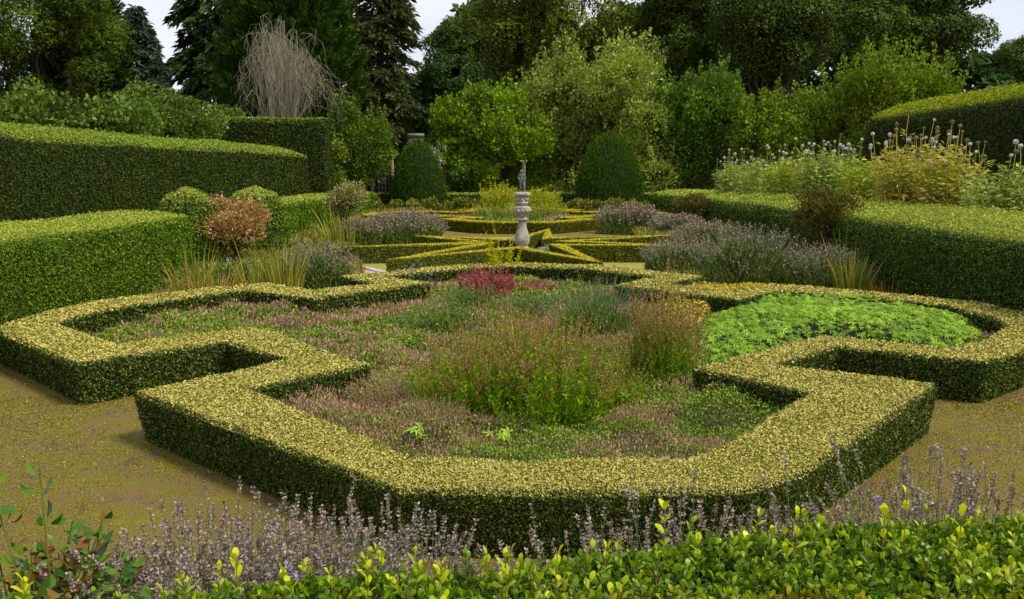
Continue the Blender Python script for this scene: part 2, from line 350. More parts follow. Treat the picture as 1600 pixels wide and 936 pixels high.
def blockgrid(path, prof, step=.4):
    """loft closed at both ends by shrinking the section to its own middle"""
    G = loft(path, prof, step)
    def endcap(S):
        c = np.array([S[:, 0].mean(), S[:, 1].mean(), 0]); out = []
        for t in (.8, .55, .3, .02):
            E = S.copy(); E[:, :2] = c[:2] + (S[:, :2] - c[:2]) * t; out.append(E)
        return out
    a = endcap(G[0]); b = endcap(G[-1])
    return np.concatenate([np.array(a[::-1]), G, np.array(b)])
def dome(cx, cy, z0, rx, ry, h, nu=28, nv=12, p=2.0, bulge=0.):
    a = np.arange(nu) * 2 * math.pi / nu; t = np.linspace(0, 1, nv)
    r = (1 - t ** p) ** (1 / p); r = r * (1 + bulge * np.sin(t * math.pi)); r[-1] = .01
    return np.stack([cx + rx * np.cos(a)[:, None] * r[None], cy + ry * np.sin(a)[:, None] * r[None], np.tile(z0 + h * t[None], (nu, 1))], -1)

# ================================================================== THE SETTING
def poly_sheet(name, pts, z, mat, kind='structure', label=None):
    V = np.array([(p[0], p[1], z) for p in pts], float)
    o = build(name, [(V, np.arange(len(V))[None], 0, np.full(len(V), .5))], [mat]); return tag(o, label, kind=kind)
def mossmat():
    m = solid('mossy_gravel', [(.30, (.08, .055, .03)), (.40, (.17, .12, .055)), (.47, (.22, .16, .055)), (.53, (.19, .165, .025)), (.66, (.24, .225, .025)), (.8, (.27, .22, .05))], 2.2, .95, .9, 14, 45, .06, nr=.8)
    t = m.node_tree; b = t.nodes['Principled BSDF']
    n = t.nodes.new('ShaderNodeTexNoise'); n.inputs['Scale'].default_value = 130; n.inputs['Detail'].default_value = 3
    g = t.nodes.new('ShaderNodeNewGeometry'); t.links.new(g.outputs['Position'], n.inputs['Vector'])
    r = t.nodes.new('ShaderNodeValToRGB'); ramp(r, [(.36, (.35, .33, .30)), (.66, (1.6, 1.55, 1.45))]); t.links.new(n.outputs['Fac'], r.inputs[0])
    old = b.inputs['Base Color'].links[0].from_socket
    mu = t.nodes.new('ShaderNodeMixRGB'); mu.blend_type = 'MULTIPLY'; mu.inputs[0].default_value = 1
    t.links.new(old, mu.inputs[1]); t.links.new(r.outputs[0], mu.inputs[2]); t.links.new(mu.outputs[0], b.inputs['Base Color'])
    return m
M['moss'] = mossmat()
M['soil'] = solid('soil', [(.3, (.03, .022, .014)), (.7, (.09, .065, .04))], 12, .95, .8)
M['pinkgravel'] = solid('pink_gravel', [(.3, (.30, .20, .15)), (.7, (.48, .36, .29))], 30, .95, .4)
M['lawn'] = solid('mossy_lawn', [(.3, (.16, .16, .03)), (.7, (.32, .30, .07))], 5, .95, .5)
M['kerb'] = solid('kerb_stone', [(.3, (.40, .38, .33)), (.7, (.58, .55, .48))], 6, .9, .3)
gr = 400.0
n = 60; xs = np.sign(np.linspace(-1, 1, n)) * np.abs(np.linspace(-1, 1, n)) ** 2.5 * gr; ys = xs
GX, GY = np.meshgrid(xs, ys + 20, indexing='ij'); G = np.stack([GX, GY, np.zeros_like(GX)], -1)
tag(build('ground', gridchunk(G), ['moss']), kind='structure')
poly_sheet('lawn', [(-7.9, 20.8), (7.9, 20.8), (7.9, 36.5), (-7.9, 36.5)], .004, 'lawn')
poly_sheet('gravel_path', [at(470, 452)[:2], at(575, 452)[:2], at(604, 424)[:2], at(560, 414)[:2], at(480, 424)[:2]], .008, 'pinkgravel')
ka, kb = at(556, 417), at(602, 428); dk = nrm((kb - ka)[None])[0]; nk = np.array([-dk[1], dk[0], 0]) * .05
V = np.array([ka - nk, kb - nk, kb + nk, ka + nk]); V2 = V + np.array([0, 0, .06])
tag(build('kerb', [(np.concatenate([V, V2]), np.array([[0, 1, 5, 4], [1, 2, 6, 5], [2, 3, 7, 6], [3, 0, 4, 7], [4, 5, 6, 7]]), 0, np.full(8, .5))], ['kerb']), kind='structure')
# raised terrace the photographer stands on
tag(build('terrace', box_chunk(-14, 14, -12, 2.95, -.05, 1.0), ['soil']), kind='structure')
# loose moss tufts, fallen clippings and grit over the walked ground
rng = RNG(3); N_ = 520000
x = rng.uniform(-8, 8, N_); y = 3.2 + 11 * rng.random(N_) ** 1.3
nse = vnoise(v2(x, y), 1.4) * .6 + vnoise(v2(x, y), 5.) * .4
keep = nse > .44 + .10 * rng.normal(size=N_); x, y = x[keep], y[keep]
P = v2(x, y, .006); A, W = orient(np.tile([0, 0, 1.], (len(x), 1)), .5, rng); s = np.clip(.0015 * np.hypot(x, y), .006, .03) * rng.uniform(.5, 1.3, len(x))
M['moss_tuft'] = leafmat('moss_tuft', [(.04, .04, .015), (.11, .11, .018), (.18, .18, .025), (.24, .23, .035), (.38, .32, .13)], .1, .9, 1.5, .15)
tag(build('moss', leaves(P, A, W, s, s * .8, 0, rng.random(len(x))), ['moss_tuft']), 'yellow green moss and fine clippings over the gravel', 'moss', kind='stuff')

rng = RNG(4); N_ = 9000
x = rng.uniform(-8, 8, N_); y = rng.uniform(3.2, 14, N_); keep = vnoise(v2(x, y), .9, 5) + .2 * rng.random(N_) > .62; x, y = x[keep], y[keep]
P = v2(x, y, .014); A, W = orient(np.tile([0, 0, 1.], (len(x), 1)), .35, rng); s = rng.uniform(.008, .028, len(x))
M['litter'] = leafmat('fallen_leaf', [(.10, .05, .02), (.24, .13, .05), (.40, .26, .10), (.30, .30, .08), (.55, .46, .30)], .1, .8, 3, .1, sat=1.)
tag(build('fallen_leaves', leaves(P, A, W, s, s * .6, 0, rng.random(len(x))), ['litter']), 'small fallen leaves and clippings scattered over the mossy gravel', 'fallen leaves', kind='stuff')

# ------------------------------------------------------------------ parterre knots
OUT8 = [(1.15, 7.75), (1.75, 7.42), (3.66, 4.90), (2.55, 3.45), (3.45, 2.55), (4.90, 3.66), (7.42, 1.75), (7.75, 1.15)]
INN8 = [(1.00, 7.05), (1.35, 6.85), (2.78, 4.82), (1.62, 3.62), (3.62, 1.62), (4.82, 2.78), (6.85, 1.35), (7.05, 1.00)]
def knot_outline(q, cx, cy):
    q1 = [(cx + x, cy + y) for x, y in q]                      # back right quadrant, clockwise
    q2 = [(cx + x, cy - y) for x, y in q[::-1]]
    q3 = [(cx - x, cy - y) for x, y in q]
    q4 = [(cx - x, cy + y) for x, y in q[::-1]]
    return np.array(q1 + q2 + q3 + q4)
K1O = [(-.81, 5.84), (.35, 5.79), (1.54, 5.86), (2.0, 6.18), (4.19, 8.93), (2.83, 9.83), (3.89, 10.91), (5.22, 9.98), (6.1, 10.72), (7.45, 12.2), (7.68, 13.3), (7.42, 14.79), (5.7, 16.5),
       (4.85, 17.18), (3.80, 16.05), (2.72, 17.02), (3.75, 18.34), (1.76, 20.6), (-.15, 21.0), (-1.4, 20.6), (-2.36, 19.7), (-3.65, 18.40), (-2.65, 17.02), (-3.70, 16.17), (-4.80, 17.21),
       (-5.56, 16.62), (-6.99, 14.69), (-7.2, 13.2), (-7.12, 12.1), (-4.88, 9.84), (-3.64, 11.15), (-2.62, 10.10), (-3.68, 8.55)]
K1I = [(-.80, 6.51), (.28, 6.48), (1.25, 6.58), (1.62, 6.88), (2.78, 8.52), (1.90, 9.66), (3.97, 11.75), (5.13, 10.80), (5.75, 11.25), (6.72, 12.35), (6.92, 13.2), (6.80, 14.45), (5.4, 15.6),
       (4.65, 16.12), (3.66, 14.99), (1.80, 16.95), (2.78, 18.28), (1.35, 19.95), (-.14, 20.3), (-1.0, 19.95), (-1.75, 19.3), (-2.71, 18.25), (-1.69, 17.20), (-3.42, 15.08), (-4.86, 16.10),
       (-5.25, 15.65), (-6.21, 14.2), (-6.45, 13.2), (-6.41, 12.48), (-4.93, 11.01), (-3.64, 12.29), (-1.60, 9.87), (-2.62, 8.66)]
K1 = (0.03, 13.62); K2 = (0.05, 45.9); KH = .50
def knot(c, seed, label, mats, **kw):
    o, i = (np.array(K1O), np.array(K1I)) if c == K1 else (knot_outline(OUT8, *c), knot_outline(INN8, *c))
    G = ring_grid(o, i, KH, .16, .09)
    return tag(hedge('box_hedge', G, True, mats, RNG(seed), **kw), label, 'hedge')
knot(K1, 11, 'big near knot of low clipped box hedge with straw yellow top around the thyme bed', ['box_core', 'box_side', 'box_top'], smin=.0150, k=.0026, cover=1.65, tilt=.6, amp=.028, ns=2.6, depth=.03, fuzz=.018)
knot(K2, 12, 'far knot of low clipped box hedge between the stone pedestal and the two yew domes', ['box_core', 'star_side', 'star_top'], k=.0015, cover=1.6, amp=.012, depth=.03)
# seven pointed star round the statue
SC = (0.05, 26.9)
tips = [(603, 406), (942, 411), (1085, 384), (1062, 367), (858, 357.5), (643, 368), (521, 386)]
conc = [(806, 388), (884, 383), (902, 376.5), (866, 371), (797, 373.5), (741, 377.5), (741, 381.5)]
pts = []
T = [at(a, b, .5)[:2] for a, b in tips]; Cc = [at(a, b, .5)[:2] for a, b in conc]
for k in range(7): pts.append(T[k]); pts.append(Cc[k])
pts = np.array(pts)           # FL tip, front concave, FR tip, ...
SC = pts.mean(axis=0)
def offset_poly(pts, d):
    n = len(pts); out = []; area = sum(pts[i][0] * pts[(i + 1) % n][1] - pts[(i + 1) % n][0] * pts[i][1] for i in range(n)); s = 1 if area > 0 else -1
    for i in range(n):
        a, b, c = pts[i - 1], pts[i], pts[(i + 1) % n]; e1 = (b - a) / np.linalg.norm(b - a); e2 = (c - b) / np.linalg.norm(c - b)
        n1 = np.array([-e1[1], e1[0]]) * s; n2 = np.array([-e2[1], e2[0]]) * s; m = n1 + n2; m = m / np.linalg.norm(m)
        out.append(b + m * min(d / max(.2, m @ n1), d * 3.2))
    return np.array(out)
G = ring_grid(pts, offset_poly(pts, .42), .5, .3, .02)
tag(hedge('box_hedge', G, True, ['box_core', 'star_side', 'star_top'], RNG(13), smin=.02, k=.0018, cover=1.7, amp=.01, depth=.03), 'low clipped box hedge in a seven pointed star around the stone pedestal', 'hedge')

# ------------------------------------------------------------------ tall box hedges round the garden
prL = [(0, 0), (.02, .8), (.0, 1.38), (-.08, 1.5), (-.5, 1.56), (-1.1, 1.6), (-1.7, 1.6), (-1.85, 1.5), (-1.9, 0)]
pathL = [(-8.0, 9.5, 1), (-8.0, 22.2, 1)]
GH = dict(smin=.03, k=.0023, cover=1.5, tilt=.8, depth=.07, amp=.06, ns=1.0, fuzz=.07)
prR = [(-a, b) for a, b in prL]
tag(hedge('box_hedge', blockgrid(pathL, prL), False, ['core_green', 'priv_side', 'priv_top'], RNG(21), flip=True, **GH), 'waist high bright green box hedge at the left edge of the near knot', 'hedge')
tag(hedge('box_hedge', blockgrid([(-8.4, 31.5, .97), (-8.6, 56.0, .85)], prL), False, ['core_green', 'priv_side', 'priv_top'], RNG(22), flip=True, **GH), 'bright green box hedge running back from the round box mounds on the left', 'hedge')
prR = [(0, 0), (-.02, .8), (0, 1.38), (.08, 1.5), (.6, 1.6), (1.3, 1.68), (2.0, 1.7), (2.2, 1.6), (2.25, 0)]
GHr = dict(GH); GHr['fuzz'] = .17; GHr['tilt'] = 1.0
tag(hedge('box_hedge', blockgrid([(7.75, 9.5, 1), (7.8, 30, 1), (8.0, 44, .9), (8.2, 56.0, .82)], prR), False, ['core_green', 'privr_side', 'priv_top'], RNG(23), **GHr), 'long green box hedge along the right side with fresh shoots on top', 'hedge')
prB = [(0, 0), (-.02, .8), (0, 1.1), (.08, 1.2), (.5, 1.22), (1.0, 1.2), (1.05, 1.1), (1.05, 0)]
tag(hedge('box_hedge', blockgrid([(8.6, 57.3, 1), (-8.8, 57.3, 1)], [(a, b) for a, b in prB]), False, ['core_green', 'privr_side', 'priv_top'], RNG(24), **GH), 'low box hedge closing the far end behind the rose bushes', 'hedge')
# clipped mounds
for (px, pyt, hw, d, lab) in ((292, 295, 52, 25.2, 'round clipped box mound, left one of the two beside the coral shrub'), (398, 291, 50, 28.5, 'round clipped box mound just behind the coral leaved shrub, right of its twin')):
    c = atd(px, pyt, d); hw *= d / F_PX
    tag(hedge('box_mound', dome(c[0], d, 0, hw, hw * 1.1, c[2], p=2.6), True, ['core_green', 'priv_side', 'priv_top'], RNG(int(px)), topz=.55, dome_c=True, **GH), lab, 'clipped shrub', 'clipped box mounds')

# ------------------------------------------------------------------ yew hedges
YW = dict(smin=.05, k=.0020, cover=1.5, tilt=.6, depth=.12, amp=.07, ns=.6, fuzz=.05)
prY = [(0, 0), (.05, 1.6), (0, 3.32), (-.1, 3.44), (-.7, 3.62), (-1.5, 3.80), (-1.75, 3.7), (-1.8, 0)]
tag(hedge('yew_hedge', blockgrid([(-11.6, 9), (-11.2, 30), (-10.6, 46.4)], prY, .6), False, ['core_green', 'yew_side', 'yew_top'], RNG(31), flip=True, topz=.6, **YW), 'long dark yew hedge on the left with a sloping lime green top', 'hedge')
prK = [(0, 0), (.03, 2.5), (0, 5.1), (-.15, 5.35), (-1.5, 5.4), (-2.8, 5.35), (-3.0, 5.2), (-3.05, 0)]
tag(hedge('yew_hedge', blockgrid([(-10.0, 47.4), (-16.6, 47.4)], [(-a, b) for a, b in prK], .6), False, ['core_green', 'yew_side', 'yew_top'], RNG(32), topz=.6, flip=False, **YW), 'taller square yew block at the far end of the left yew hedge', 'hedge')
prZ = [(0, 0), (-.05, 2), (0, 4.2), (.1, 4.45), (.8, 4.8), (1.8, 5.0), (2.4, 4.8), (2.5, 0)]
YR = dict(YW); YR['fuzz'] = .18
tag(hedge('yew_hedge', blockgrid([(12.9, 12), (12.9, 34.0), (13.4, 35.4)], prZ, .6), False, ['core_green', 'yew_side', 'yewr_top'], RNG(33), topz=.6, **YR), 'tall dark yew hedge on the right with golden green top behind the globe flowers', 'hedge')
# topiary domes
for (px, hw, top, d, lab) in ((653, 38, 219, 57, 'dark green dome of clipped yew, smaller left one, at the far hedge'), (953, 48, 209, 57, 'dark green dome of clipped yew, larger right one, at the far hedge')):
    c = atd(px, top, d); r_ = hw * d / F_PX
    G = dome(c[0], 57.0, 0, r_, r_, c[2], p=1.9, nu=40, nv=22, bulge=.10)
    G[..., :2] = G[..., :2]
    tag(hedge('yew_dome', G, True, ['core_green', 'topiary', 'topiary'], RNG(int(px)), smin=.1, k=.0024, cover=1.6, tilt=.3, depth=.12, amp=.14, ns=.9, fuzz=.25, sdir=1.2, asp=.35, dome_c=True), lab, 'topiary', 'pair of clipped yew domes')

# ================================================================== planting
# ---- ground cover inside the near knot
def bedcover(c, seed, size, dens, rules, hscale=1.0, name='ground_cover', label=''):
    rng = RNG(seed); inner = np.array(K1I) if c == K1 else knot_outline(INN8, *c)
    poly = np.array([(p[0] + (c[0] - p[0]) * -.01, p[1] + (c[1] - p[1]) * -.01) for p in inner])
    def H(x, y):
        p = v2(x, y); return hscale * (.02 + .17 * vnoise(p, 1.1, 3) ** 1.6 + .17 * vnoise(p, 2.8, 9) + .05 * vnoise(p, 9, 2))
    gx, gy = np.meshgrid(np.arange(c[0] - 7.2, c[0] + 7.2, .06), np.arange(c[1] - 7.2, c[1] + 7.2, .06), indexing='ij')
    # soil mound surface
    n0, n1 = gx.shape; Z = H(gx, gy) * .8; ids = np.arange(n0 * n1).reshape(n0, n1)
    q = np.stack([ids[:-1, :-1], ids[1:, :-1], ids[1:, 1:], ids[:-1, 1:]], -1).reshape(-1, 4)
    cxm = (gx[:-1, :-1] + .03).ravel(); cym = (gy[:-1, :-1] + .03).ravel(); q = q[inpoly(cxm, cym, poly)]
    ch = [(np.stack([gx, gy, Z], -1).reshape(-1, 3), q, 0, np.full(n0 * n1, .5))]
    N_ = int(dens * 14.4 ** 2)
    x = rng.uniform(c[0] - 7.2, c[0] + 7.2, N_); y = rng.uniform(c[1] - 7.2, c[1] + 7.2, N_); k = inpoly(x, y, poly)
    dd = np.hypot(x, y); k &= rng.random(N_) < np.clip((11 / dd) ** 1.4, .15, 1); x, y = x[k], y[k]; dd = dd[k]
    z = H(x, y) * (.75 + .4 * rng.random(len(x))); P = np.stack([x, y, z], -1)
    mi, rise = rules(x, y, rng)
    s = size * np.clip(dd / 9, .8, 3) * rng.uniform(.6, 1.3, len(x))
    A, W = along(np.tile([0, 0, 1.0], (len(x), 1)), .9, rng)
    for m in np.unique(mi):
        e = mi == m
        if m == 1: A[e], W[e] = along(np.tile([0, 0, 1.0], (int(e.sum()), 1)), .35, rng)
        ch += leaves(P[e] + np.array([0, 0, 1]) * (rise[e] * rng.random(e.sum()))[:, None], A[e], W[e], s[e] * (1.7 if m == 1 else 1.1), s[e] * (.45 if m == 1 else .8), int(m) + 1, rng.random(e.sum()))
    return tag(build(name, ch, ['soil', 'thyme', 'heath', 'gold_leaf', 'magenta']), label, 'ground cover', kind='stuff')
def rules1(x, y, rng):
    p = v2(x, y); n = .6 * vnoise(p, .8, 31) + .4 * vnoise(p, 2.8, 5); m = np.zeros(len(x), int)
    n2 = vnoise(p, 7., 8); pr = np.clip((n - .44) / .16, 0, 1) * (.25 + .75 * np.clip((n2 - .3) / .3, 0, 1)); pink = rng.random(len(x)) < .03 + .36 * pr
    # two stronger sweeps: front left and front right of the bed
    fl = ((x + 1.6) / 1.5) ** 2 + ((y - 8.6) / 1.5) ** 2 < 1 + .3 * rng.normal(size=len(x))
    fr = ((x - 1.35) / .9) ** 2 + ((y - 7.5) / .6) ** 2 < 1 + .3 * rng.normal(size=len(x))
    gl = ((x - 2.4) / .9) ** 2 + ((y - 8.5) / .8) ** 2 < 1
    m[(pink & ~gl) | ((fl | fr) & (rng.random(len(x)) < .35))] = 1
    return m, np.where(m == 1, .07, .02)
bedcover(K1, 41, .022, 6500, rules1, label='low hummocks of green thyme and faded pink thyme flowers filling the near bed')
def rules2(x, y, rng):
    p = v2(x, y); m = (vnoise(p, .5, 2) > .6).astype(int); return m, np.full(len(x), .05)
bedcover(K2, 42, .03, 3000, rules2, label='green low planting inside the far knot')

# ---- generators for herbaceous plants. All are Empties with parts.
def stems_paths(base, n, spread, H, rng, lean=.25, k=5, hj=.15, rad=None):
    """n stems rising from a footprint; returns paths (n,k,3)"""
    a = rng.random(n) * 2 * math.pi; r = np.sqrt(rng.random(n)) * spread
    off = np.stack([np.cos(a) * r, np.sin(a) * r, np.zeros(n)], -1)
    h = H * (1 + hj * rng.normal(size=n)) * (1 - .18 * (r / max(spread, 1e-3)) ** 2)
    ln = off / max(spread, 1e-3) * lean + .08 * rng.normal(size=(n, 3)) * [1, 1, 0]
    t = np.linspace(0, 1, k)
    P = off[:, None] * (.75 + .0 * t[None, :, None]) + np.array([0, 0, 1])[None, None] * (h[:, None] * t)[..., None] + ln[:, None] * (h[:, None] * t ** 1.6)[..., None]
    return P + np.asarray(base)[None, None]
def onpath(P, t):
    k = P.shape[1] - 1; f = np.clip(t, 0, .999) * k; i = f.astype(int); f = (f - i)[:, None]; n = np.arange(len(t))
    return P[n, i] * (1 - f) + P[n, i + 1] * f
def spikes(P, n_per, t0, t1, size, rad, rng, mat, jit=.8, asp=.6, tmpl=T_FLAKE):
    n = len(P); idx = np.repeat(np.arange(n), n_per); t = rng.uniform(t0, t1, len(idx)); Q = onpath(P[idx], t)
    a = rng.random(len(idx)) * 6.283; o = np.stack([np.cos(a), np.sin(a), np.zeros_like(a)], -1)
    taper = 1 - .5 * (t - t0) / (t1 - t0 + 1e-6)
    A, W = along(o * .8 + np.array([0, 0, .7]), jit * .5, rng)
    return leaves(Q + o * (rad * taper)[:, None], A, W, size * rng.uniform(.6, 1.2, len(idx)), size * asp, mat, np.clip(rng.random(len(idx)) * .8 + .2 * rng.random(n)[idx], 0, 1), tmpl)
def lavender(px, pyb, wpx, pyt, seed, label, heads='lavd_head', leaf='lav_leaf', group='lavender bushes in the borders', n=320, cat='lavender', name='lavender_bush', hf=.5, spike=None, ysc=.8, hs=1.0):
    b = at(px, pyb); d = b[1]; s = d / F_PX; rng = RNG(seed); rx = wpx / 2 * s; H = CAM_Z * 0 + (pyb - pyt) * s * .97; H = max(.25, H)
    cy = d + rx * ysc * .5; root = thing(name, (b[0], cy, 0), label, cat, group)
    # leafy cushion
    G = dome(0, 0, 0, rx * .88, rx * ysc * .88, H * .72, p=2.2); off = (vnoise(G + b, 2.5) - .5)[..., None] * .25 * H
    c0 = np.array([0, 0, H * .2]); G = G + nrm(G - c0) * off
    core = c0 + (G - c0) * .86; ch = gridchunk(core, True, 1)
    ls = max(.03, .0032 * d)
    P, N = sample(G, True, lambda cc, ar: ar * 2.0 / (ls * ls * .35 * .6), rng)
    P = P + N * (rng.normal(size=len(P)) * .12 * H * .4)[:, None]
    A, W = along(N * .5 + np.array([0, 0, 1.1]), .3, rng)
    L = ls * 1.6 * rng.uniform(.6, 1.4, len(P)); ch += leaves(P - A * L[:, None] * .5, A, W, L, L * .25, 0, rng.random(len(P)))
    P = P[:0]
    build('foliage', ch, [leaf, 'core_green'], root)
    # flowering stems
    n = int(n * max(.6, rx))
    a = rng.random(n) * 6.283; r = np.sqrt(rng.random(n)); top = np.sqrt(np.clip(1 - r ** 2.2, 0, 1))
    S = np.stack([np.cos(a) * r * rx * .8, np.sin(a) * r * rx * ysc * .8, H * .45 * top + .05], -1)
    out = np.stack([np.cos(a) * r, np.sin(a) * r, np.full(n, 1.15)], -1); out = nrm(out + .12 * rng.normal(size=(n, 3)))
    Ln = H * hf * rng.uniform(.75, 1.2, n)[:, None] + .02
    t = np.linspace(0, 1, 3)[None, :, None]; Pt = S[:, None] + out[:, None] * t * Ln[:, None] * 1.15
    wst = max(.0015, .00022 * d)
    stem_parts('stem', Pt, wst, 3, 'lav_stem', root, rng)
    hsz = max(.014, .0021 * d) * hs
    build('blossoms', spikes(Pt, 6, .62, 1.05, hsz, hsz * .25, rng, 0), [heads], root)
    return root
LB = [  # px, base y, width, top y
 (492, 452, 118, 386, 'brownish lavender mound on the left just behind the near knot'),
 (628, 381, 140, 334, 'wide brown lavender mound left of the star hedge, under the smaller yew dome'),
 (560, 384, 70, 345, 'small lavender mound beside the rose bush, left of the wide brown mound'),
 (1068, 432, 120, 376, 'lavender mound on the right beside the right tips of the star hedge'),
 (1180, 452, 160, 362, 'largest lavender mound in the middle of the right border'),
 (1290, 458, 120, 388, 'lavender mound next to the iris clump on the right'),
 (1115, 398, 120, 350, 'lavender mound on the right behind the one at the star tips'),
 (985, 366, 105, 322, 'lavender mound right of the far knot, below the larger yew dome'),
 (1062, 372, 90, 338, 'low lavender mound by the rusty shrub at the right hedge'),
 (1385, 460, 90, 420, 'low brown lavender at the foot of the right hedge, rightmost of its row'),
]
for i, (a, b, c, d, l) in enumerate(LB): lavender(a, b, c, d, 100 + i, l)
lavender(935, 548, 135, 462, 120, 'tall grey green lavender clump inside the near bed, right of the magenta flowers', heads='lav_head', leaf='herb_leaf', hf=.75, n=420, hs=.6)
lavender(690, 545, 112, 474, 121, 'grey green bushy herb in the near bed, leftmost of three', heads='herb_leaf', leaf='herb_leaf', group='grey green herbs in the near bed', cat='herb', name='herb_bush', n=240)
lavender(742, 512, 98, 452, 122, 'grey green bushy herb in the near bed, just in front of the magenta flowers', heads='herb_leaf', leaf='herb_leaf', group='grey green herbs in the near bed', cat='herb', name='herb_bush', n=240)
lavender(815, 520, 82, 464, 123, 'smallest grey green herb, right of centre in the near bed', heads='herb_leaf', leaf='herb_leaf', group='grey green herbs in the near bed', cat='herb', name='herb_bush', n=240)
for q_, (a_, b_, c_, d_, l_) in enumerate([(632, 528, 70, 500, 'low green tuft in the near bed, closest to the left inner corner of the hedge'), (555, 560, 80, 535, 'low green tuft in the left part of the near bed, by the front left notch'),
        (860, 498, 70, 470, 'green tuft behind the smallest grey green herb, right of the magenta patch'), (445, 530, 80, 508, 'low green tuft far out in the left lobe of the near bed'), (930, 500, 90, 462, 'feathery green tuft below the back right notch of the near knot')]):
    lavender(a_, b_, c_, d_, 130 + q_, l_, heads='heath' if q_ % 2 else 'herb_leaf', leaf='herb_leaf', group='green tufts in the near bed', cat='herb', name='herb_bush', n=200)
lavender(365, 448, 110, 408, 124, 'low silvery bush at the left between iris clumps', heads='silver', leaf='lav_leaf', cat='herb', name='silver_bush', group='silver leaved plants', n=40)
lavender(955, 347, 56, 332, 125, 'pale silver mat at the far right corner of the far knot', heads='silver', leaf='silver', cat='herb', name='silver_bush', group='silver leaved plants', n=40)
lavender(882, 405, 120, 383, 126, 'silver green mat inside the star hedge, right of the pedestal', heads='silver', leaf='silver', cat='herb', name='silver_bush', group='silver leaved plants', n=20)
lavender(765, 405, 90, 386, 127, 'silver green mat inside the star hedge, left of the pedestal', heads='silver', leaf='silver', cat='herb', name='silver_bush', group='silver leaved plants', n=20)

def spires(px, pyb, wpx, pyt, seed, label, n=60, leaf='spire_leaf', head='rust', cat='perennial', name='flower_spire_clump', group=None, ysc=1.0, lean=.2, t0=.62, leafn=26, ls=.03, hs=.012, hn=26, hj=.15, lasp=.25):
    b = at(px, pyb); d = b[1]; s = d / F_PX; rng = RNG(seed); rx = wpx / 2 * s; H = (pyb - pyt) * s * 1.14
    root = thing(name, (b[0], d + rx * ysc, 0), label, cat, group)
    Pt = stems_paths((0, 0, 0), n, rx, H, rng, lean, 5, hj); Pt[..., 1] *= ysc
    stem_parts('stem', Pt, max(.0022, .0003 * d) * np.array([1.2, 1, .9, .8, .6]), 3, leaf, root, rng)
    idx = np.repeat(np.arange(n), leafn); t = rng.uniform(.08, t0 + .05, len(idx)); Q = onpath(Pt[idx], t)
    a = rng.random(len(idx)) * 6.283; o = np.stack([np.cos(a), np.sin(a), np.full(len(a), .9)], -1); A, W = along(o, .3, rng)
    L = ls * rng.uniform(.6, 1.3, len(idx)) * (1.25 - .6 * t)
    build('leaves', leaves(Q, A, W, L, L * lasp, 0, np.clip(rng.random(len(idx)) * .7 + .3 * rng.random(n)[idx], 0, 1)), [leaf], root)
    if head: build('blossoms', spikes(Pt, hn, t0, 1.0, hs, hs * .35, rng, 0), [head], root)
    return root
SG = 'tall spired perennials in the near bed'
spires(760, 690, 170, 575, 201, "broad green clump with brown spikes, left half of the near bed's middle", n=210, group=SG, ls=.062, lasp=.28, t0=.78, leafn=34, hj=.28, lean=.35, hs=.024)
spires(880, 700, 190, 560, 202, "broad green clump with brown spikes, right half of the near bed's middle", n=230, group=SG, ls=.062, lasp=.28, t0=.78, leafn=34, hj=.28, lean=.35, hs=.024)
spires(820, 620, 260, 540, 203, 'sparse brown seed spikes behind the green stems in the near bed', n=240, group=SG, head='rust', t0=.7, leafn=18, ls=.035, hj=.3, hs=.018, hn=34, lean=.3)
spires(690, 668, 130, 596, 217, 'lower green brown stems at the left flank of the middle clump', n=130, group=SG, ls=.055, t0=.75, hj=.35, lean=.4, hs=.014)
spires(965, 668, 120, 596, 218, 'lower green brown stems at the right flank of the middle clump', n=120, group=SG, ls=.055, t0=.75, hj=.35, lean=.4, hs=.014)
spires(830, 706, 190, 650, 219, 'low fresh green stems at the foot of the middle clump by the front hedge', n=150, group=SG, head=None, t0=.95, leafn=34, ls=.05, hj=.35, lean=.4)
spires(1045, 632, 90, 488, 204, 'tallest clump with rust red spikes beside the geranium leaves', n=170, group=SG, ls=.055, hs=.024, hj=.25, hn=40)
spires(1000, 620, 80, 530, 205, 'clump of reddish spikes just left of the tallest rust red clump', n=90, group=SG, ls=.04, hs=.016)
spires(758, 492, 90, 440, 206, 'patch of magenta flower spikes in the middle of the near bed', n=190, head='magenta', leaf='thyme', t0=.3, hs=.045, hn=36, group='magenta flower patches', lean=.3)
spires(835, 478, 66, 450, 207, 'smaller patch of magenta flower spikes right of the main one', n=70, head='magenta', leaf='thyme', t0=.35, hs=.042, hn=30, group='magenta flower patches', lean=.3)
spires(600, 668, 150, 618, 208, 'low reddish heathery clump at the front left of the near bed', n=260, head='heath', leaf='thyme', t0=.4, hs=.014, hn=22, group='reddish heathery clumps', lean=.3)
spires(550, 640, 110, 606, 209, 'low reddish heathery clump left of the bigger one, near the left front corner', n=160, head='heath', leaf='thyme', t0=.4, hs=.014, hn=22, group='reddish heathery clumps', lean=.3)
spires(675, 708, 110, 645, 210, 'dark reddish clump with small mauve flowers, nearest the front hedge', n=200, head='heath', leaf='thyme', t0=.5, hs=.013, hn=20, group='reddish heathery clumps', lean=.3)
spires(1010, 706, 100, 655, 212, 'low pink spiked clump at the front right of the near bed', n=120, head='heath', leaf='thyme', t0=.5, hs=.014, hn=20, group='reddish heathery clumps', lean=.3)
spires(786, 450, 50, 372, 211, 'tall airy yellow green plant against the back of the near knot', n=13, head='yellow_leaf', leaf='yellow_leaf', t0=.6, ls=.14, leafn=26, hs=.05, hn=14, lean=.25, hj=.3, lasp=.3)
spires(1028, 612, 50, 568, 213, 'small yellow green clump at the foot of the rust red spikes', n=30, head=None, leaf='yellow_leaf', t0=.9, ls=.06, leafn=30)
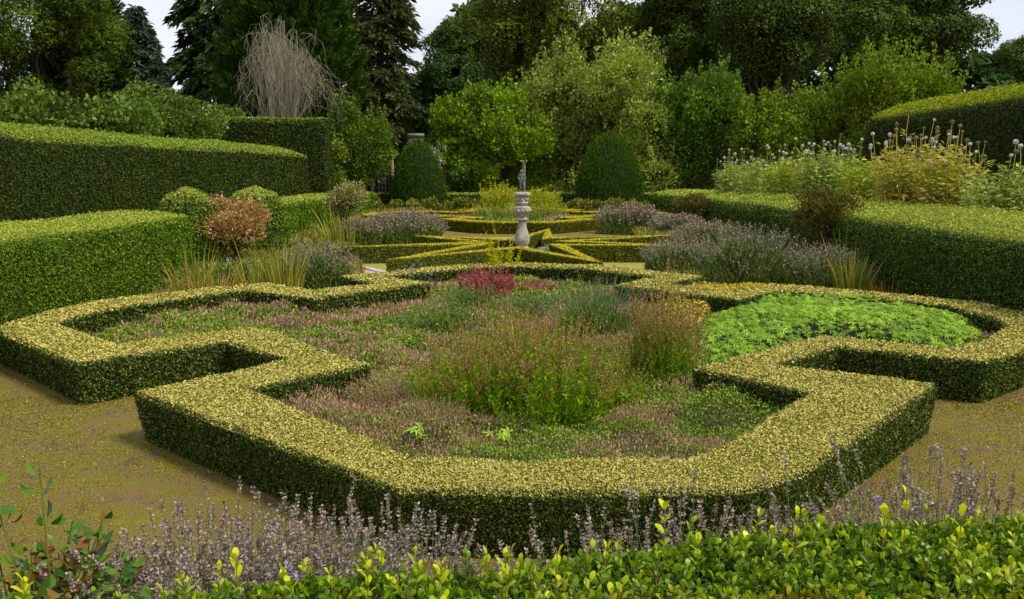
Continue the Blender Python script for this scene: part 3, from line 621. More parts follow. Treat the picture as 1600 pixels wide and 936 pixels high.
spires(680, 655, 34, 570, 214, 'yellow green stems leaning left in front of the near bed clumps', n=14, head=None, leaf='yellow_leaf', t0=.95, ls=.06, leafn=30, lean=.6)
spires(640, 475, 60, 428, 215, 'slender stems with small purple flowers left of the magenta patch', n=14, head='lav_bloom', leaf='lav_stem', t0=.9, ls=.05, leafn=5, hs=.03, hn=8)
spires(560, 500, 70, 478, 216, 'sparse pale lavender spikes by the left inner corner of the near knot', n=30, head='lav_head', leaf='lav_stem', t0=.7, ls=.05, leafn=8, hs=.03, hn=8)
# far bed: golden plants and russet edging behind the statue
FG = 'golden perennials in the far knot'
spires(812, 352, 190, 326, 223, 'low green feathery plants spreading under the golden clumps in the far knot', n=420, head='yellow_leaf', leaf='perennial_pale', t0=.8, ls=.13, leafn=14, hs=.08, hn=4, group=FG, ysc=.35)
spires(780, 350, 66, 303, 221, 'golden green feathery perennial behind the pedestal, left clump', n=260, head='yellow_leaf', leaf='perennial', t0=.6, ls=.16, leafn=22, hs=.1, hn=10, group=FG)
spires(845, 350, 66, 308, 222, 'golden green feathery perennial behind the pedestal, right clump', n=230, head='yellow_leaf', leaf='perennial', t0=.6, ls=.16, leafn=22, hs=.1, hn=10, group=FG)
for i, (px, wd) in enumerate(((757, 44), (800, 50), (850, 50))):
    spires(px, 349, wd, 334, 225 + i, ['low russet brown plant behind the front of the far knot, leftmost of three', 'low russet brown plant directly behind the pedestal neck', 'low russet brown plant behind the front of the far knot, right of the pedestal'][i], n=110, head='rust', leaf='rust', t0=.5, ls=.1, leafn=14, hs=.08, hn=10, group='russet plants in the far knot')

# ---- golden patch and geranium patch in the right lobe
def mound_leaf(name, poly_px, h, seed, mats, ls, cover, label, cat, tmpl=T_PALM, z=.0, flowers=0, fmat='pink', rise=.3, base='core_green', tilt=.35, kind=None):
    rng = RNG(seed); poly = np.array([at(a, b, z)[:2] for a, b in poly_px]); c = poly.mean(0)
    n = 48; ang = np.linspace(0, 2 * math.pi, n, endpoint=False)
    pd = densify(poly, .15, True); idx = np.linspace(0, len(pd), n, endpoint=False).astype(int); E = pd[idx]
    t = np.linspace(0, 1, 10); prof = (1 - t ** 2.4) ** (1 / 2.4); prof[-1] = .02
    G = np.stack([c[0] + (E[:, None, 0] - c[0]) * prof[None], c[1] + (E[:, None, 1] - c[1]) * prof[None], np.tile(h * t[None], (n, 1))], -1)
    G[..., 2] *= .85 + .4 * vnoise(G, 1.6, 4)
    root = thing(name, (c[0], c[1], 0), label, cat); loc = np.array([c[0], c[1], 0]); G = G - loc
    ch = gridchunk(G * np.array([.95, .95, .85]), True, 1)
    P, N = sample(G, True, lambda cc, ar: ar * cover / (ls * ls * .6), rng)
    if (N[:, 2].mean()) < 0: N = -N
    P = P + np.array([0, 0, 1]) * ((rng.random(len(P)) - .6) * rise * h)[:, None]
    A, W = orient(N * .5 + np.array([0, -.25, .9]), tilt, rng); L = ls * rng.uniform(.55, 1.15, len(P))
    ch += leaves(P, A, W, L, L, 0, rng.random(len(P)), tmpl)
    build('foliage', ch, [mats, base], root)
    if flowers:
        i = rng.integers(0, len(P), flowers); Q = P[i] + np.array([0, 0, .08]) + rng.normal(size=(flowers, 3)) * .02
        for f_ in range(flowers):
            ch = []
            for k in range(5):
                a = k * 1.2566; A, W = along(np.array([[math.cos(a), math.sin(a) * .5 - .2, .6]]), .1, rng)
                ch += leaves(Q[f_:f_ + 1], A, W, .03, .026, 0, rng.random(1))
            build('flower', ch, [fmat], root)
    return root
mound_leaf('geranium', [(1085, 565), (1098, 612), (1180, 592), (1250, 566), (1330, 562), (1420, 578), (1500, 588), (1558, 566), (1535, 530), (1440, 500), (1300, 486), (1200, 488), (1120, 510), (1090, 530)], .52, 301, 'geranium', .09, 1.9, 'sprawling patch of bright green lobed geranium leaves filling the right lobe', 'geranium', flowers=14)
mound_leaf('golden_herb', [(1010, 490), (1040, 520), (1085, 530), (1120, 505), (1190, 478), (1235, 470), (1180, 462), (1130, 470), (1050, 466), (1000, 470)], .40, 302, 'gold_leaf', .045, 1.3, 'patch of yellowing small leaves with pink flowers behind the geranium', 'herb', tmpl=T_LEAF, flowers=26, tilt=.8)
mound_leaf('thyme_cushion', [(1085, 655), (1095, 690), (1150, 690), (1215, 655), (1200, 630), (1140, 625)], .16, 303, 'thyme', .022, 1.5, 'fresh green thyme cushion at the right front corner of the near bed', 'herb', tmpl=T_FLAKE, tilt=1.)
def palm_weed(px, py, n, r, h, seed, label):
    b = at(px, py); rng = RNG(seed); root = thing('lobed_leaf_weed', b, label, 'weed', 'pale lobed weeds in the near bed')
    a = rng.random(n) * 6.283; rr = r * np.sqrt(rng.random(n)); Q = np.stack([np.cos(a) * rr, np.sin(a) * rr, h * rng.uniform(.6, 1, n)], -1)
    A, W = orient(np.tile([0, -.3, 1.], (n, 1)), .3, rng)
    Pt = np.stack([Q * [.3, .3, 0], Q * [.7, .7, .6], Q], 1)
    stem_parts('stalk', Pt, .003, 3, 'spire_leaf', root, rng)
    build('leaves', leaves(Q, A, W, .09, .09, 0, .55 + .45 * rng.random(n), T_PALM), ['geranium'], root)
palm_weed(1055, 615, 16, .35, .30, 310, 'pale green lobed leaves beside the rust red spikes')
palm_weed(995, 655, 5, .15, .28, 311, 'pair of pale lobed leaves hanging right of the green stems')
palm_weed(625, 597, 10, .25, .2, 312, 'pale lobed weed by the left front inner corner of the near knot')
palm_weed(660, 716, 5, .12, .30, 313, 'pale lobed weed poking over the front hedge at the left')
palm_weed(785, 720, 5, .12, .30, 314, 'pale lobed weed poking over the front hedge in the middle')

# ---- iris clumps and grasses
def blades(px, pyb, wpx, pyt, seed, label, n=40, mat='blade', name='iris_clump', cat='iris', group='iris clumps', wd=.014, lean=.35):
    b = at(px, pyb); d = b[1]; s = d / F_PX; rng = RNG(seed); rx = wpx / 2 * s; H = (pyb - pyt) * s
    root = thing(name, (b[0], d + .2, 0), label, cat, group)
    P = stems_paths((0, 0, 0), n, rx, H, rng, lean, 5, .25)
    droop = rng.random(n) ** 3 * .5; P[:, 3:, 2] -= (droop[:, None] * np.array([.15, .45]) * H)
    build('blades', tubes(P, wd * np.array([1, 1.1, 1, .7, .1]), 2, 0, rng=rng, flat=True, rnd=rng.random(n)), [mat], root)
    return root
for i, a in enumerate([
    (300, 462, 90, 392, 'iris clump with upright green blades against the left box hedge', 40),
    (395, 458, 60, 392, 'thin green iris blades under the coral shrub', 30),
    (440, 460, 80, 384, 'yellowing iris blades right of the coral shrub', 60),
    (535, 384, 110, 340, 'brown and green iris leaves below the pinkish rose bush', 90),
    (1325, 450, 90, 385, 'green iris blades below the dark bronze shrub', 70),
    (1400, 458, 70, 392, 'tall green iris blades leaning beside the right hedge', 45),
    (1335, 465, 70, 405, 'grassy green tuft in front of the right irises', 90)]):
    blades(*a[:4], 330 + i, a[4], a[5] * 2, wd=.010 if a[1] > 400 else .016)
blades(1390, 470, 80, 440, 340, 'dry brown grass at the foot of the right hedge', 120, 'dry', 'grass_tuft', 'grass', 'dry grass tufts', .008, .6)
blades(330, 462, 120, 425, 341, 'dry straw coloured grass at the foot of the left hedge', 90, 'dry', 'grass_tuft', 'grass', 'dry grass tufts', .008, .6)

def border(poly_px, seed, label, mats, dens=420, h=.22):
    rng = RNG(seed); poly = np.array([at(a, b)[:2] for a, b in poly_px]); lo, hi = poly.min(0), poly.max(0); N_ = int(dens * np.prod(hi - lo))
    x = rng.uniform(lo[0], hi[0], N_); y = rng.uniform(lo[1], hi[1], N_); k_ = inpoly(x, y, poly) & ((x - K1[0]) ** 2 + (y - K1[1]) ** 2 > 20); 
    for nb_ in (np.array(K1O), knot_outline(OUT8, *K2), pts): k_ &= ~inpoly(x, y, nb_)
    x, y = x[k_], y[k_]
    n_ = vnoise(v2(x, y), 1.3, 6); hh = h * (.3 + 1.4 * n_); P = np.stack([x, y, rng.random(len(x)) ** 1.5 * hh], -1); A, W = along(np.tile([0, 0, 1.3], (len(x), 1)), .5, rng)
    L = .0035 * y * rng.uniform(.8, 2, len(x)); mi = rng.choice(len(mats), len(x), p=np.array([.6, .4] if len(mats) == 2 else [1.])); ch = []
    for m_ in range(len(mats)):
        e = mi == m_; ch += leaves(P[e], A[e], W[e], L[e], L[e] * .22, m_, rng.random(e.sum()))
    return tag(build('undergrowth', ch, mats), label, 'undergrowth', kind='stuff')
border([(235, 470), (330, 455), (420, 450), (500, 455), (572, 440), (560, 400), (510, 386), (600, 372), (700, 352), (640, 328), (560, 330), (470, 345), (390, 380), (270, 440)], 391, 'low mixed leaves and dry stems covering the left border', ['lav_leaf', 'dry'])
border([(1130, 452), (1215, 446), (1300, 458), (1430, 470), (1460, 462), (1380, 415), (1250, 372), (1130, 345), (1000, 325), (930, 345), (1000, 372), (1060, 395), (1020, 430)], 392, 'low mixed leaves and dry stems covering the right border', ['lav_leaf', 'dry'])

# ---- shrubs
def shrub(px, pyc, rxp, ryp, d, seed, label, leaf, name='shrub', cat='shrub', group=None, ls=.06, n=5000, trunk=True, nb=12, asp=.6, up=.5, fuzz=.25, tmpl=T_FLAKE, z0=0):
    c = atd(px, pyc, d); s = d / F_PX; rx = rxp * s; rz = ryp * s; rng = RNG(seed)
    root = thing(name, (c[0], d, z0), label, cat, group); cz = c[2] - z0
    u = nrm(rng.normal(size=(nb, 3))); rad = rng.uniform(.35, .75, nb)[:, None]; B = u * rad * [rx, rx * .9, rz] + [0, 0, cz]
    br = rng.uniform(.38, .6, nb)
    i = rng.integers(0, nb, n); dirs = nrm(rng.normal(size=(n, 3)) + [0, 0, .35]); P = B[i] + dirs * (br[i] * rng.uniform(.55, 1.05, n))[:, None] * [rx, rx * .9, rz]
    P = P + dirs * (rng.random(n) ** 4 * fuzz * rz)[:, None]
    P[:, 2] = np.maximum(P[:, 2], .03)
    A, W = along(dirs * .8 + np.array([0, 0, up]), .5, rng); L = ls * rng.uniform(.6, 1.3, n)
    build('foliage', leaves(P, A, W, L, L * asp, 0, rng.random(n), tmpl), [leaf], root)
    m = nb * 2; e = B[rng.integers(0, nb, m)] + rng.normal(size=(m, 3)) * .12 * rz; st = rng.normal(size=(m, 3)) * [.05, .05, 0]
    t = np.linspace(0, 1, 4)[None, :, None]; Pt = st[:, None] * (1 - t) + e[:, None] * t; Pt[..., :2] *= (.25 + .75 * t[..., 0] ** 1.2)[..., None]
    build('branches', tubes(Pt, .018 * max(.6, rz) * np.array([1.6, 1, .7, .3]), 4, 0, rng=rng), ['bark'], root)
    return root
shrub(368, 344, 62, 33, 25.2, 401, 'coral pink leaved round shrub on a short stem beside the left box hedge', 'redshrub', ls=.085, n=6500, fuzz=.35)
shrub(1285, 332, 56, 34, 22.6, 402, 'dark bronze leaved shrub against the right box hedge', 'darkshrub', ls=.07, n=6500)
shrub(1082, 319, 30, 16, 38, 403, 'rusty leaved small shrub near the far end of the right box hedge', 'darkshrub', ls=.09, n=2500)
shrub(536, 311, 36, 27, 38.5, 404, 'pink tinged rose bush near the far end of the left box hedge', 'rosepink', name='rose_bush', cat='rose bush', ls=.11, n=4500)
k = 0
for px in list(range(590, 770, 26)) + list(range(880, 1075, 26)):
    rr = RNG(500 + px); top = rr.uniform(311, 316)
    where = f"{['first','second','third','fourth','fifth','sixth','seventh','eighth'][k % 7 if k < 7 else (k - 7) % 8]} from the left in the row {'left' if px < 800 else 'right'} of the golden plants"
    shrub(px, (top + 336) / 2, 16, 12.5, 55 + rr.uniform(-.3, .3), 500 + px, 'rose bush, ' + where, 'rose', name='rose_bush', cat='rose bush', group='row of rose bushes along the far hedge', ls=.16, n=1300, nb=7)
    k += 1
shrub(730, 334, 20, 7, 50.5, 405, 'low plant with scattered white and pink blooms left of the golden plants', 'rose', name='flowering_plant', cat='perennial', ls=.12, n=500)
rng = RNG(77)

# ---- tall globe-flowered perennials behind the right hedge
def globes(px, wpx, top, d, seed, label, leaf, leafl='perennial_dead', nh=10, n=40, brown=.4):
    c = atd(px, top, d); s = d / F_PX; rng = RNG(seed); rx = wpx / 2 * s; H = c[2]
    root = thing('globe_flower', (c[0], d, 0), label, 'perennial', 'tall globe flowered perennials behind the right hedge'); nh = int(nh * 1.4)
    Pt = stems_paths((0, 0, 0), n, rx, H * .86, rng, .12, 6, .07); Pt[..., 1] *= .8
    stem_parts('stem', Pt, .012 * np.array([1.3, 1.2, 1, .8, .6, .4]), 3, leaf, root, rng)
    idx = np.repeat(np.arange(n), 80); t = rng.random(len(idx)) ** .6; Q = onpath(Pt[idx], t); a = rng.random(len(idx)) * 6.283
    o = np.stack([np.cos(a), np.sin(a), np.full(len(a), .15)], -1); A, W = along(o, .35, rng); L = .17 * rng.uniform(.5, 1.3, len(idx))
    P = Q + o * (rng.random(len(idx)) * .14)[:, None]; dead = t < .62 + .08 * rng.normal(size=len(idx))
    r = rng.random(len(idx)); ch = leaves(P[~dead], A[~dead], W[~dead], L[~dead], L[~dead] * .3, 0, r[~dead]) + leaves(P[dead], A[dead], W[dead], L[dead] * .9, L[dead] * .28, 1, r[dead])
    build('leaves', ch, [leaf, leafl], root)
    hi = rng.choice(n, nh, replace=False)
    for i in hi:
        tp = Pt[i, -1]; ex = np.array([rng.normal() * .06, rng.normal() * .06, H * rng.uniform(.05, .2)]); e = tp + ex
        st = tubes(np.array([[tp, tp + ex * .5, e]]), .008, 3, 1, rng=rng); R0 = rng.uniform(.036, .062)
        m = 70; dr = nrm(rng.normal(size=(m, 3))); A, W = along(dr, .15, rng); u = lathe([(R0 * math.sin(q) * .8, -R0 * .8 * math.cos(q)) for q in np.linspace(.05, 3.1, 7)], 9, 0, e)
        ch = st + u + leaves(e + dr * R0 * .6, A, W, R0 * .55, R0 * .35, 0, rng.random(m))
        build('flower_head', ch, ['globe_brown' if rng.random() < brown else 'globe', leaf], root)
    return root
GL = [(1150, 60, 240, 41, 'pale leaved globe flower clump, farthest left of its border', 'perennial_pale', 'perennial_pale', 22),
      (1195, 66, 238, 37, 'pale green globe flower clump second from the left in its border', 'perennial_pale', 'perennial', 18),
      (1243, 70, 226, 33, 'yellow green globe flower clump left of the yew hedge end', 'perennial', 'perennial_gold', 18),
      (1295, 70, 212, 29.5, 'green globe flower clump right in front of the yew hedge end', 'perennial_pale', 'perennial_gold', 20),
      (1360, 80, 225, 26.5, 'yellowing globe flower clump with few tall heads, left of the tallest clump', 'perennial', 'perennial_gold', 10),
      (1425, 80, 203, 24.2, 'tallest globe flower clump with brown withered lower leaves', 'perennial_gold', 'perennial_dead', 24),
      (1490, 84, 203, 22.4, 'golden globe flower clump with brown withered lower leaves, right of the tallest clump', 'perennial_gold', 'perennial_dead', 24),
      (1575, 80, 235, 20.0, 'sparse globe flower clump at the right edge of the photo', 'perennial_pale', 'perennial', 8)]
for i, (a, b, c, d, l, m1, m2, nh) in enumerate(GL):
    globes(a, b, c, d, 600 + i, l, m1, m2, nh, n=70 if i < 7 else 34, brown=.35 if i < 5 else .55)

# ================================================================== statue on its baluster
M['stone'] = solid('weathered_stone', [(.25, (.14, .12, .10)), (.45, (.30, .27, .23)), (.6, (.42, .37, .33)), (.8, (.56, .50, .46))], 7, .9, .7, 8, 40, .02)
M['lead'] = solid('weathered_lead', [(.3, (.05, .055, .045)), (.55, (.14, .145, .12)), (.8, (.42, .42, .38))], 14, .6, .4, 6, 60, .01)
sx, sy = atd(816, 380, 26.9)[0], 26.9
st = thing('garden_statue', (sx, sy, 0), 'weathered stone baluster pedestal carrying a small dark figure of a boy with a column', 'statue')
def sl_(name, prof, mat='stone', n=28): return build(name, lathe(prof, n), [mat], st, smooth=True)
build('plinth', box_chunk(-.42, .42, -.42, .42, 0, .26) + box_chunk(-.3, .3, -.3, .3, .255, .34), ['stone'], st)
sl_('foot', [(.0, .34), (.20, .34), (.205, .38), (.18, .41), (.15, .42)])
sl_('baluster', [(.13, .41), (.19, .47), (.222, .58), (.225, .66), (.20, .78), (.155, .88), (.125, .98), (.115, 1.12), (.12, 1.18)])
sl_('collar', [(.12, 1.17), (.165, 1.18), (.17, 1.22), (.13, 1.24), (.14, 1.30), (.17, 1.33), (.19, 1.38), (.19, 1.40)])
g = lathe([(.18, 1.39), (.235, 1.41), (.25, 1.46), (.22, 1.49), (.25, 1.53), (.22, 1.58), (.15, 1.60)], 30)
cap_ = build('capital', g, ['stone'], st, smooth=True)
ch = []
for k in range(12):
    a = k * math.pi / 6; c = (math.cos(a) * .235, math.sin(a) * .235, 1.47)
    ch += lathe([(.001, -.05), (.035, -.035), (.045, 0), (.035, .035), (.001, .05)], 8, 0, c)
build('acanthus_boss', ch, ['stone'], cap_, smooth=True)
sl_('drum', [(.13, 1.59), (.14, 1.64), (.175, 1.67), (.18, 1.70), (.15, 1.72), (.155, 1.80), (.175, 1.86)])
ch = []
for k in range(8):
    a = k * math.pi / 4; c = (math.cos(a) * .165, math.sin(a) * .165, 1.79)
    ch += lathe([(.001, -.055), (.03, -.035), (.038, 0), (.03, .04), (.001, .055)], 8, 0, c)
build('carved_mask', ch, ['stone'], st, smooth=True)
sl_('cap', [(.17, 1.85), (.21, 1.88), (.24, 1.92), (.245, 1.96), (.20, 1.99), (.10, 2.01), (0, 2.02)])
# boy: one skinned body
def skin(name, verts, edges, rad, mat, parent, sub=2, root=0):
    me = bpy.data.meshes.new(name); me.from_pydata(verts, edges, []); ob = bpy.data.objects.new(name, me); COL.objects.link(ob)
    sm = ob.modifiers.new('s', 'SKIN'); sm.use_smooth_shade = True; lay = me.skin_vertices[0].data if me.skin_vertices else None
    if lay is None:
        bpy.context.view_layer.objects.active = ob; ob.select_set(True); bpy.ops.mesh.customdata_skin_add(); lay = me.skin_vertices[0].data
    for i, r in enumerate(rad): lay[i].radius = (r, r) if np.isscalar(r) else r
    lay[root].use_root = True
    ss = ob.modifiers.new('u', 'SUBSURF'); ss.levels = sub; ss.render_levels = sub
    dg = bpy.context.evaluated_depsgraph_get(); m2 = bpy.data.meshes.new_from_object(ob.evaluated_get(dg)); ob.modifiers.clear(); ob.data = m2; m2.name = name
    m2.materials.clear(); m2.materials.append(M[mat]); ob.parent = parent; return ob
z = 2.0
body_v = [(-.01, 0, z + .30), (-.01, 0, z + .37), (-.015, 0, z + .45), (-.02, 0, z + .51), (-.02, -.01, z + .545), (-.02, -.015, z + .58), (-.02, -.02, z + .63), (-.02, -.015, z + .665),
          (.04, 0, z + .27), (.045, -.02, z + .16), (.05, 0, z + .04), (.055, -.035, z + .02),
          (-.055, 0, z + .27), (-.05, .0, z + .16), (-.045, .015, z + .04), (-.05, -.02, z + .02),
          (.055, 0, z + .50), (.10, -.02, z + .42), (.05, -.075, z + .37), (.03, -.09, z + .36),
          (-.09, 0, z + .50), (-.115, -.01, z + .41), (-.07, -.07, z + .35), (-.05, -.085, z + .34)]
body_e = [(0, 1), (1, 2), (2, 3), (3, 4), (4, 5), (5, 6), (6, 7), (0, 8), (8, 9), (9, 10), (10, 11), (0, 12), (12, 13), (13, 14), (14, 15), (3, 16), (16, 17), (17, 18), (18, 19), (3, 20), (20, 21), (21, 22), (22, 23)]
body_r = [(.07, .055), (.062, .05), (.068, .052), (.055, .045), .028, .045, .052, .03, .048, .034, .022, .018, .048, .034, .022, .018, .032, .024, .018, .016, .032, .024, .018, .016]
skin('figure', body_v, body_e, body_r, 'lead', st)
build('base_disc', lathe([(0, 2.0), (.13, 2.0), (.13, 2.03), (0, 2.035)], 20), ['lead'], st, smooth=True)
# column rising behind the boy's shoulder to a broken flared top
tag(build('column', lathe([(.05, 2.03), (.052, 2.3), (.05, 2.55), (.05, 2.72), (.045, 2.80), (.05, 2.86), (.07, 2.90), (.075, 2.905), (.03, 2.88), (0, 2.87)], 14, 0, (.045, .06, 0)), ['lead'], st, smooth=True))
ch = []
for a in (.2, 1.7, 3.2, 4.4): ch += tubes(np.array([[(.045 + .03 * math.cos(a), .06 + .03 * math.sin(a), 2.86), (.045 + .08 * math.cos(a), .06 + .08 * math.sin(a), 2.91), (.045 + .12 * math.cos(a), .06 + .12 * math.sin(a), 2.905)]]), [[.02, .018, .008]], 5)
build('leaf_tip', ch, ['stone'], st)

# ================================================================== buildings and walls behind
M['slate'] = solid('slate', [(.3, (.16, .15, .15)), (.7, (.30, .28, .28))], 5, .7, .4, stretch=(1, 1, 4))
M['wallstone'] = solid('rubble_stone', [(.3, (.12, .10, .075)), (.7, (.28, .24, .19))], 2.5, .95, .8)
M['glass'] = solid('skylight_glass', [(.3, (.6, .63, .68)), (.7, (.72, .75, .8))], 2, .15, 0)
D = 78
a0 = atd(640, 226, D); a1 = atd(745, 226, D); e0 = atd(640, 268, D - 4)
hs_ = thing('cottage', (a0[0], D, 0), 'low cottage with grey slate roof and pale skylight glimpsed behind the smaller yew dome', 'house')
w_ = a1[0] - a0[0]; zr = a0[2]; ze = e0[2]
build('wall', box_chunk(0, w_, -3.8, 3.8, 0, ze), ['wallstone'], hs_)
V = np.array([(-.3, -4.3, ze - .1), (w_ + .3, -4.3, ze - .1), (w_ + .3, 0, zr), (-.3, 0, zr), (w_ + .3, 4.3, ze - .1), (-.3, 4.3, ze - .1)])
rf = build('roof', [(V, np.array([[0, 1, 2, 3], [3, 2, 4, 5]]), 0, np.full(6, .5))] , ['slate'], hs_)
build('ridge_tile', box_chunk(-.3, w_ + .3, -.12, .12, zr - .02, zr + .12), ['wallstone'], rf)
def slope(u): return ze - .1 + (zr - ze + .1) * (u + 4.3) / 4.3
sk0 = atd(688, 240, D)[0] - a0[0]; V = np.array([(sk0, -3.2, slope(-3.2) + .08), (sk0 + 1.6, -3.2, slope(-3.2) + .08), (sk0 + 1.6, -1.8, slope(-1.8) + .08), (sk0, -1.8, slope(-1.8) + .08)])
wf = build('skylight', [(np.concatenate([V, V - [0, 0, .1]]), np.array([[0, 1, 2, 3], [0, 4, 5, 1], [1, 5, 6, 2], [2, 6, 7, 3], [3, 7, 4, 0]]), 0, np.full(8, .5))], ['glass'], hs_)
ct = atd(650, 209, D); cx_ = ct[0] - a0[0]
cm = build('chimney', box_chunk(cx_ - .55, cx_ + .55, -.5, .5, zr - 1, ct[2] - .25), ['wallstone'], hs_)
build('chimney_cap', box_chunk(cx_ - .65, cx_ + .65, -.6, .6, ct[2] - .25, ct[2]), ['wallstone'], cm)
# low stone wall at far right
a = atd(1030, 290, 66); b = atd(1330, 292, 66)
def wallblocks(x0, x1, y0, h, seed):
    rng = RNG(seed); ch = []; z = 0
    while z < h - .05:
        hh = rng.uniform(.18, .28); x = x0
        while x < x1:
            ww = rng.uniform(.3, .7); ch += box_chunk(x, x + ww - .03, y0 - rng.uniform(0, .05), y0 + .45, z, z + hh - .025); x += ww
        z += hh
    ch += box_chunk(x0, x1, y0 + .04, y0 + .42, 0, z)
    return ch
tag(build('stone_wall', wallblocks(a[0], b[0], 66, a[2], 3), ['wallstone']), 'low rubble stone wall under the trees beyond the far right of the garden', 'wall')
# creeper covered trellis on the left
tr = atd(525, 248, 60); tr2 = atd(612, 248, 60)
M['dark_wood'] = solid('dark_wood', [(.3, (.03, .028, .03)), (.7, (.07, .06, .06))], 5, .9, .4)
M['pale_post'] = solid('pale_post', [(.3, (.22, .16, .1)), (.7, (.4, .3, .2))], 5, .9, .4, stretch=(1, 1, .2))
tl = thing('trellis', (tr[0], 60, 0), 'dark slatted trellis screen half hidden by creeper left of the smaller yew dome', 'trellis')
wt = tr2[0] - tr[0]; ht = tr[2]; ch = []
for k in range(17): ch += box_chunk(k * wt / 16 - .03, k * wt / 16 + .03, -.02, .02, 0, ht)
for k in range(12): ch += box_chunk(0, wt, .021, .05, k * ht / 11.5, k * ht / 11.5 + .06)
build('slats', ch, ['dark_wood'], tl)
build('backing_panel', box_chunk(0, wt, .07, .10, 0, ht - .05), ['dark_wood'], tl)
build('post', tubes(np.array([[(wt + .1, 0, 0), (wt + .05, 0, ht * .5), (wt, 0, ht + .1)]]), .13, 8), ['pale_post'], tl)
build('post', tubes(np.array([[(-.1, 0, 0), (-.1, 0, ht * .5), (-.1, 0, ht + .1)]]), .13, 8), ['pale_post'], tl)

# ================================================================== trees
def branchpath(a, b, rng, k=6, wob=.08, up=.15):
    t = np.linspace(0, 1, k)[:, None]; L = np.linalg.norm(b - a); P = a * (1 - t) + b * t
    P[1:-1] += rng.normal(size=(k - 2, 3)) * wob * L; P[:, 2] += up * L * np.sin(t[:, 0] * math.pi) * -.5
    return P
def broadleaf(px, top, bot, hw, d, seed, label, leaf, ls=.23, n=40000, nb=26, cat='tree', name='broadleaf_tree', group=None, trunk=.45, asp=.75, spiky=0., blobr=(.24, .36), bark='bark', depthf=.8, limbs=14, shell=.75, lean=0, fill=0., pn=2.):
    ct = atd(px, top, d); cb = atd(px, bot, d); s = d / F_PX; rx = hw * s; rz = (ct[2] - cb[2]) / 2; cz = (ct[2] + cb[2]) / 2; ry = rx * depthf; rng = RNG(seed)
    root = thing(name, (ct[0], d, 0), label, cat, group)
    u = rng.normal(size=(nb, 3)); u = u / (np.abs(u) ** pn).sum(1, keepdims=True) ** (1 / pn); rad = shell * rng.random(nb) ** .45
    B = u * rad[:, None] * [rx, ry, rz] + [lean, 0, cz]; br = rng.uniform(*blobr, nb) * (rx + rz) / 2 * 1.15
    w_ = br ** 2; i = rng.choice(nb, n, p=w_ / w_.sum()); dirs = nrm(rng.normal(size=(n, 3)) + [0, -.15, .45])
    sq = np.array([1, 1, .78]); P = B[i] + dirs * sq * (br[i] * rng.uniform(.62, 1.05, n) ** 1)[:, None]
    q = vnoise(P + [ct[0], d, 0], 1.6 / max(1, br.mean() * .5)); P = P + dirs * ((q - .5) * br[i] * .55)[:, None]
    hole = vnoise(P + [ct[0], d, 0], .55 if rx > 4 else 1.2, seed % 17) > .22; P = P[hole]; dirs = dirs[hole]; i = i[hole]
    sh = []; shr = None
    if spiky:
        ns_ = nb * 16; bi = rng.integers(0, nb, ns_); dd_ = nrm(rng.normal(size=(ns_, 3)) + [0, -.1, .9]); b0 = B[bi] + dd_ * (br[bi] * .8)[:, None]
        upd = nrm(dd_ * .45 + np.array([0, 0, .9]) + .15 * rng.normal(size=(ns_, 3))); ll = spiky * rng.uniform(.3, 1, ns_) * .8 + br[bi] * .15
        sp_ = np.stack([b0, b0 + upd * (ll * .5)[:, None], b0 + (upd + [0, 0, .08]) * ll[:, None]], 1); sh = tubes(sp_, .018 * np.array([1, .7, .4]), 3, 0, rng=rng)
        q_ = np.repeat(np.arange(ns_), int(10 + 9 * spiky)); t_ = rng.random(len(q_)) ** .8; P2 = onpath(sp_[q_], t_) + rng.normal(size=(len(q_), 3)) * (.07 + .10 * (1 - t_))[:, None]
        P = np.concatenate([P, P2]); dirs = np.concatenate([dirs, nrm(rng.normal(size=P2.shape) + [0, 0, .5])]); i = np.concatenate([i, bi[q_]])
    A, W = orient(dirs * .8 + np.array([0, -.1, .5]), .6, rng) if not spiky else along(dirs + np.array([0, 0, .6]), .5, rng)
    L = ls * rng.uniform(.55, 1.3, len(P)); rn = np.clip(.6 * rng.random(len(P)) + .4 * rng.random(nb)[i], 0, 1)
    build('crown', leaves(P, A, W, L, L * asp, 0, rn) + [(v_, f_, 1, r_) for v_, f_, _m, r_ in sh], [leaf, bark], root)
    tz = max(.4, cz - rz * .2); tr_ = max(.08, rx * .07) * (trunk / .45); fork = np.array([lean * .5, 0, max(.3, cz - rz * (.9 if bot < 280 else .6))])
    ch = tubes(branchpath(np.zeros(3), fork, rng, 5, .02, 0)[None], tr_ * np.array([1.35, 1.05, 1, .95, .85]), 9, 0, rng=rng)
    far = np.argsort(-rng.random(nb))[:limbs]
    for j in far:
        p = branchpath(fork, B[j], rng, 7, .05, .3); ch += tubes(p[None], tr_ * .55 * np.linspace(1, .12, 7), 6, 0, rng=rng)
        for _ in range(4):
            e = B[j] + nrm(rng.normal(size=3)) * br[j] * .8; m_ = p[rng.integers(3, 6)]
            ch += tubes(branchpath(m_, e, rng, 5, .07, .1)[None], tr_ * .16 * np.linspace(1, .2, 5), 4, 0, rng=rng)
    build('trunk', ch, [bark], root, smooth=True)
    return root
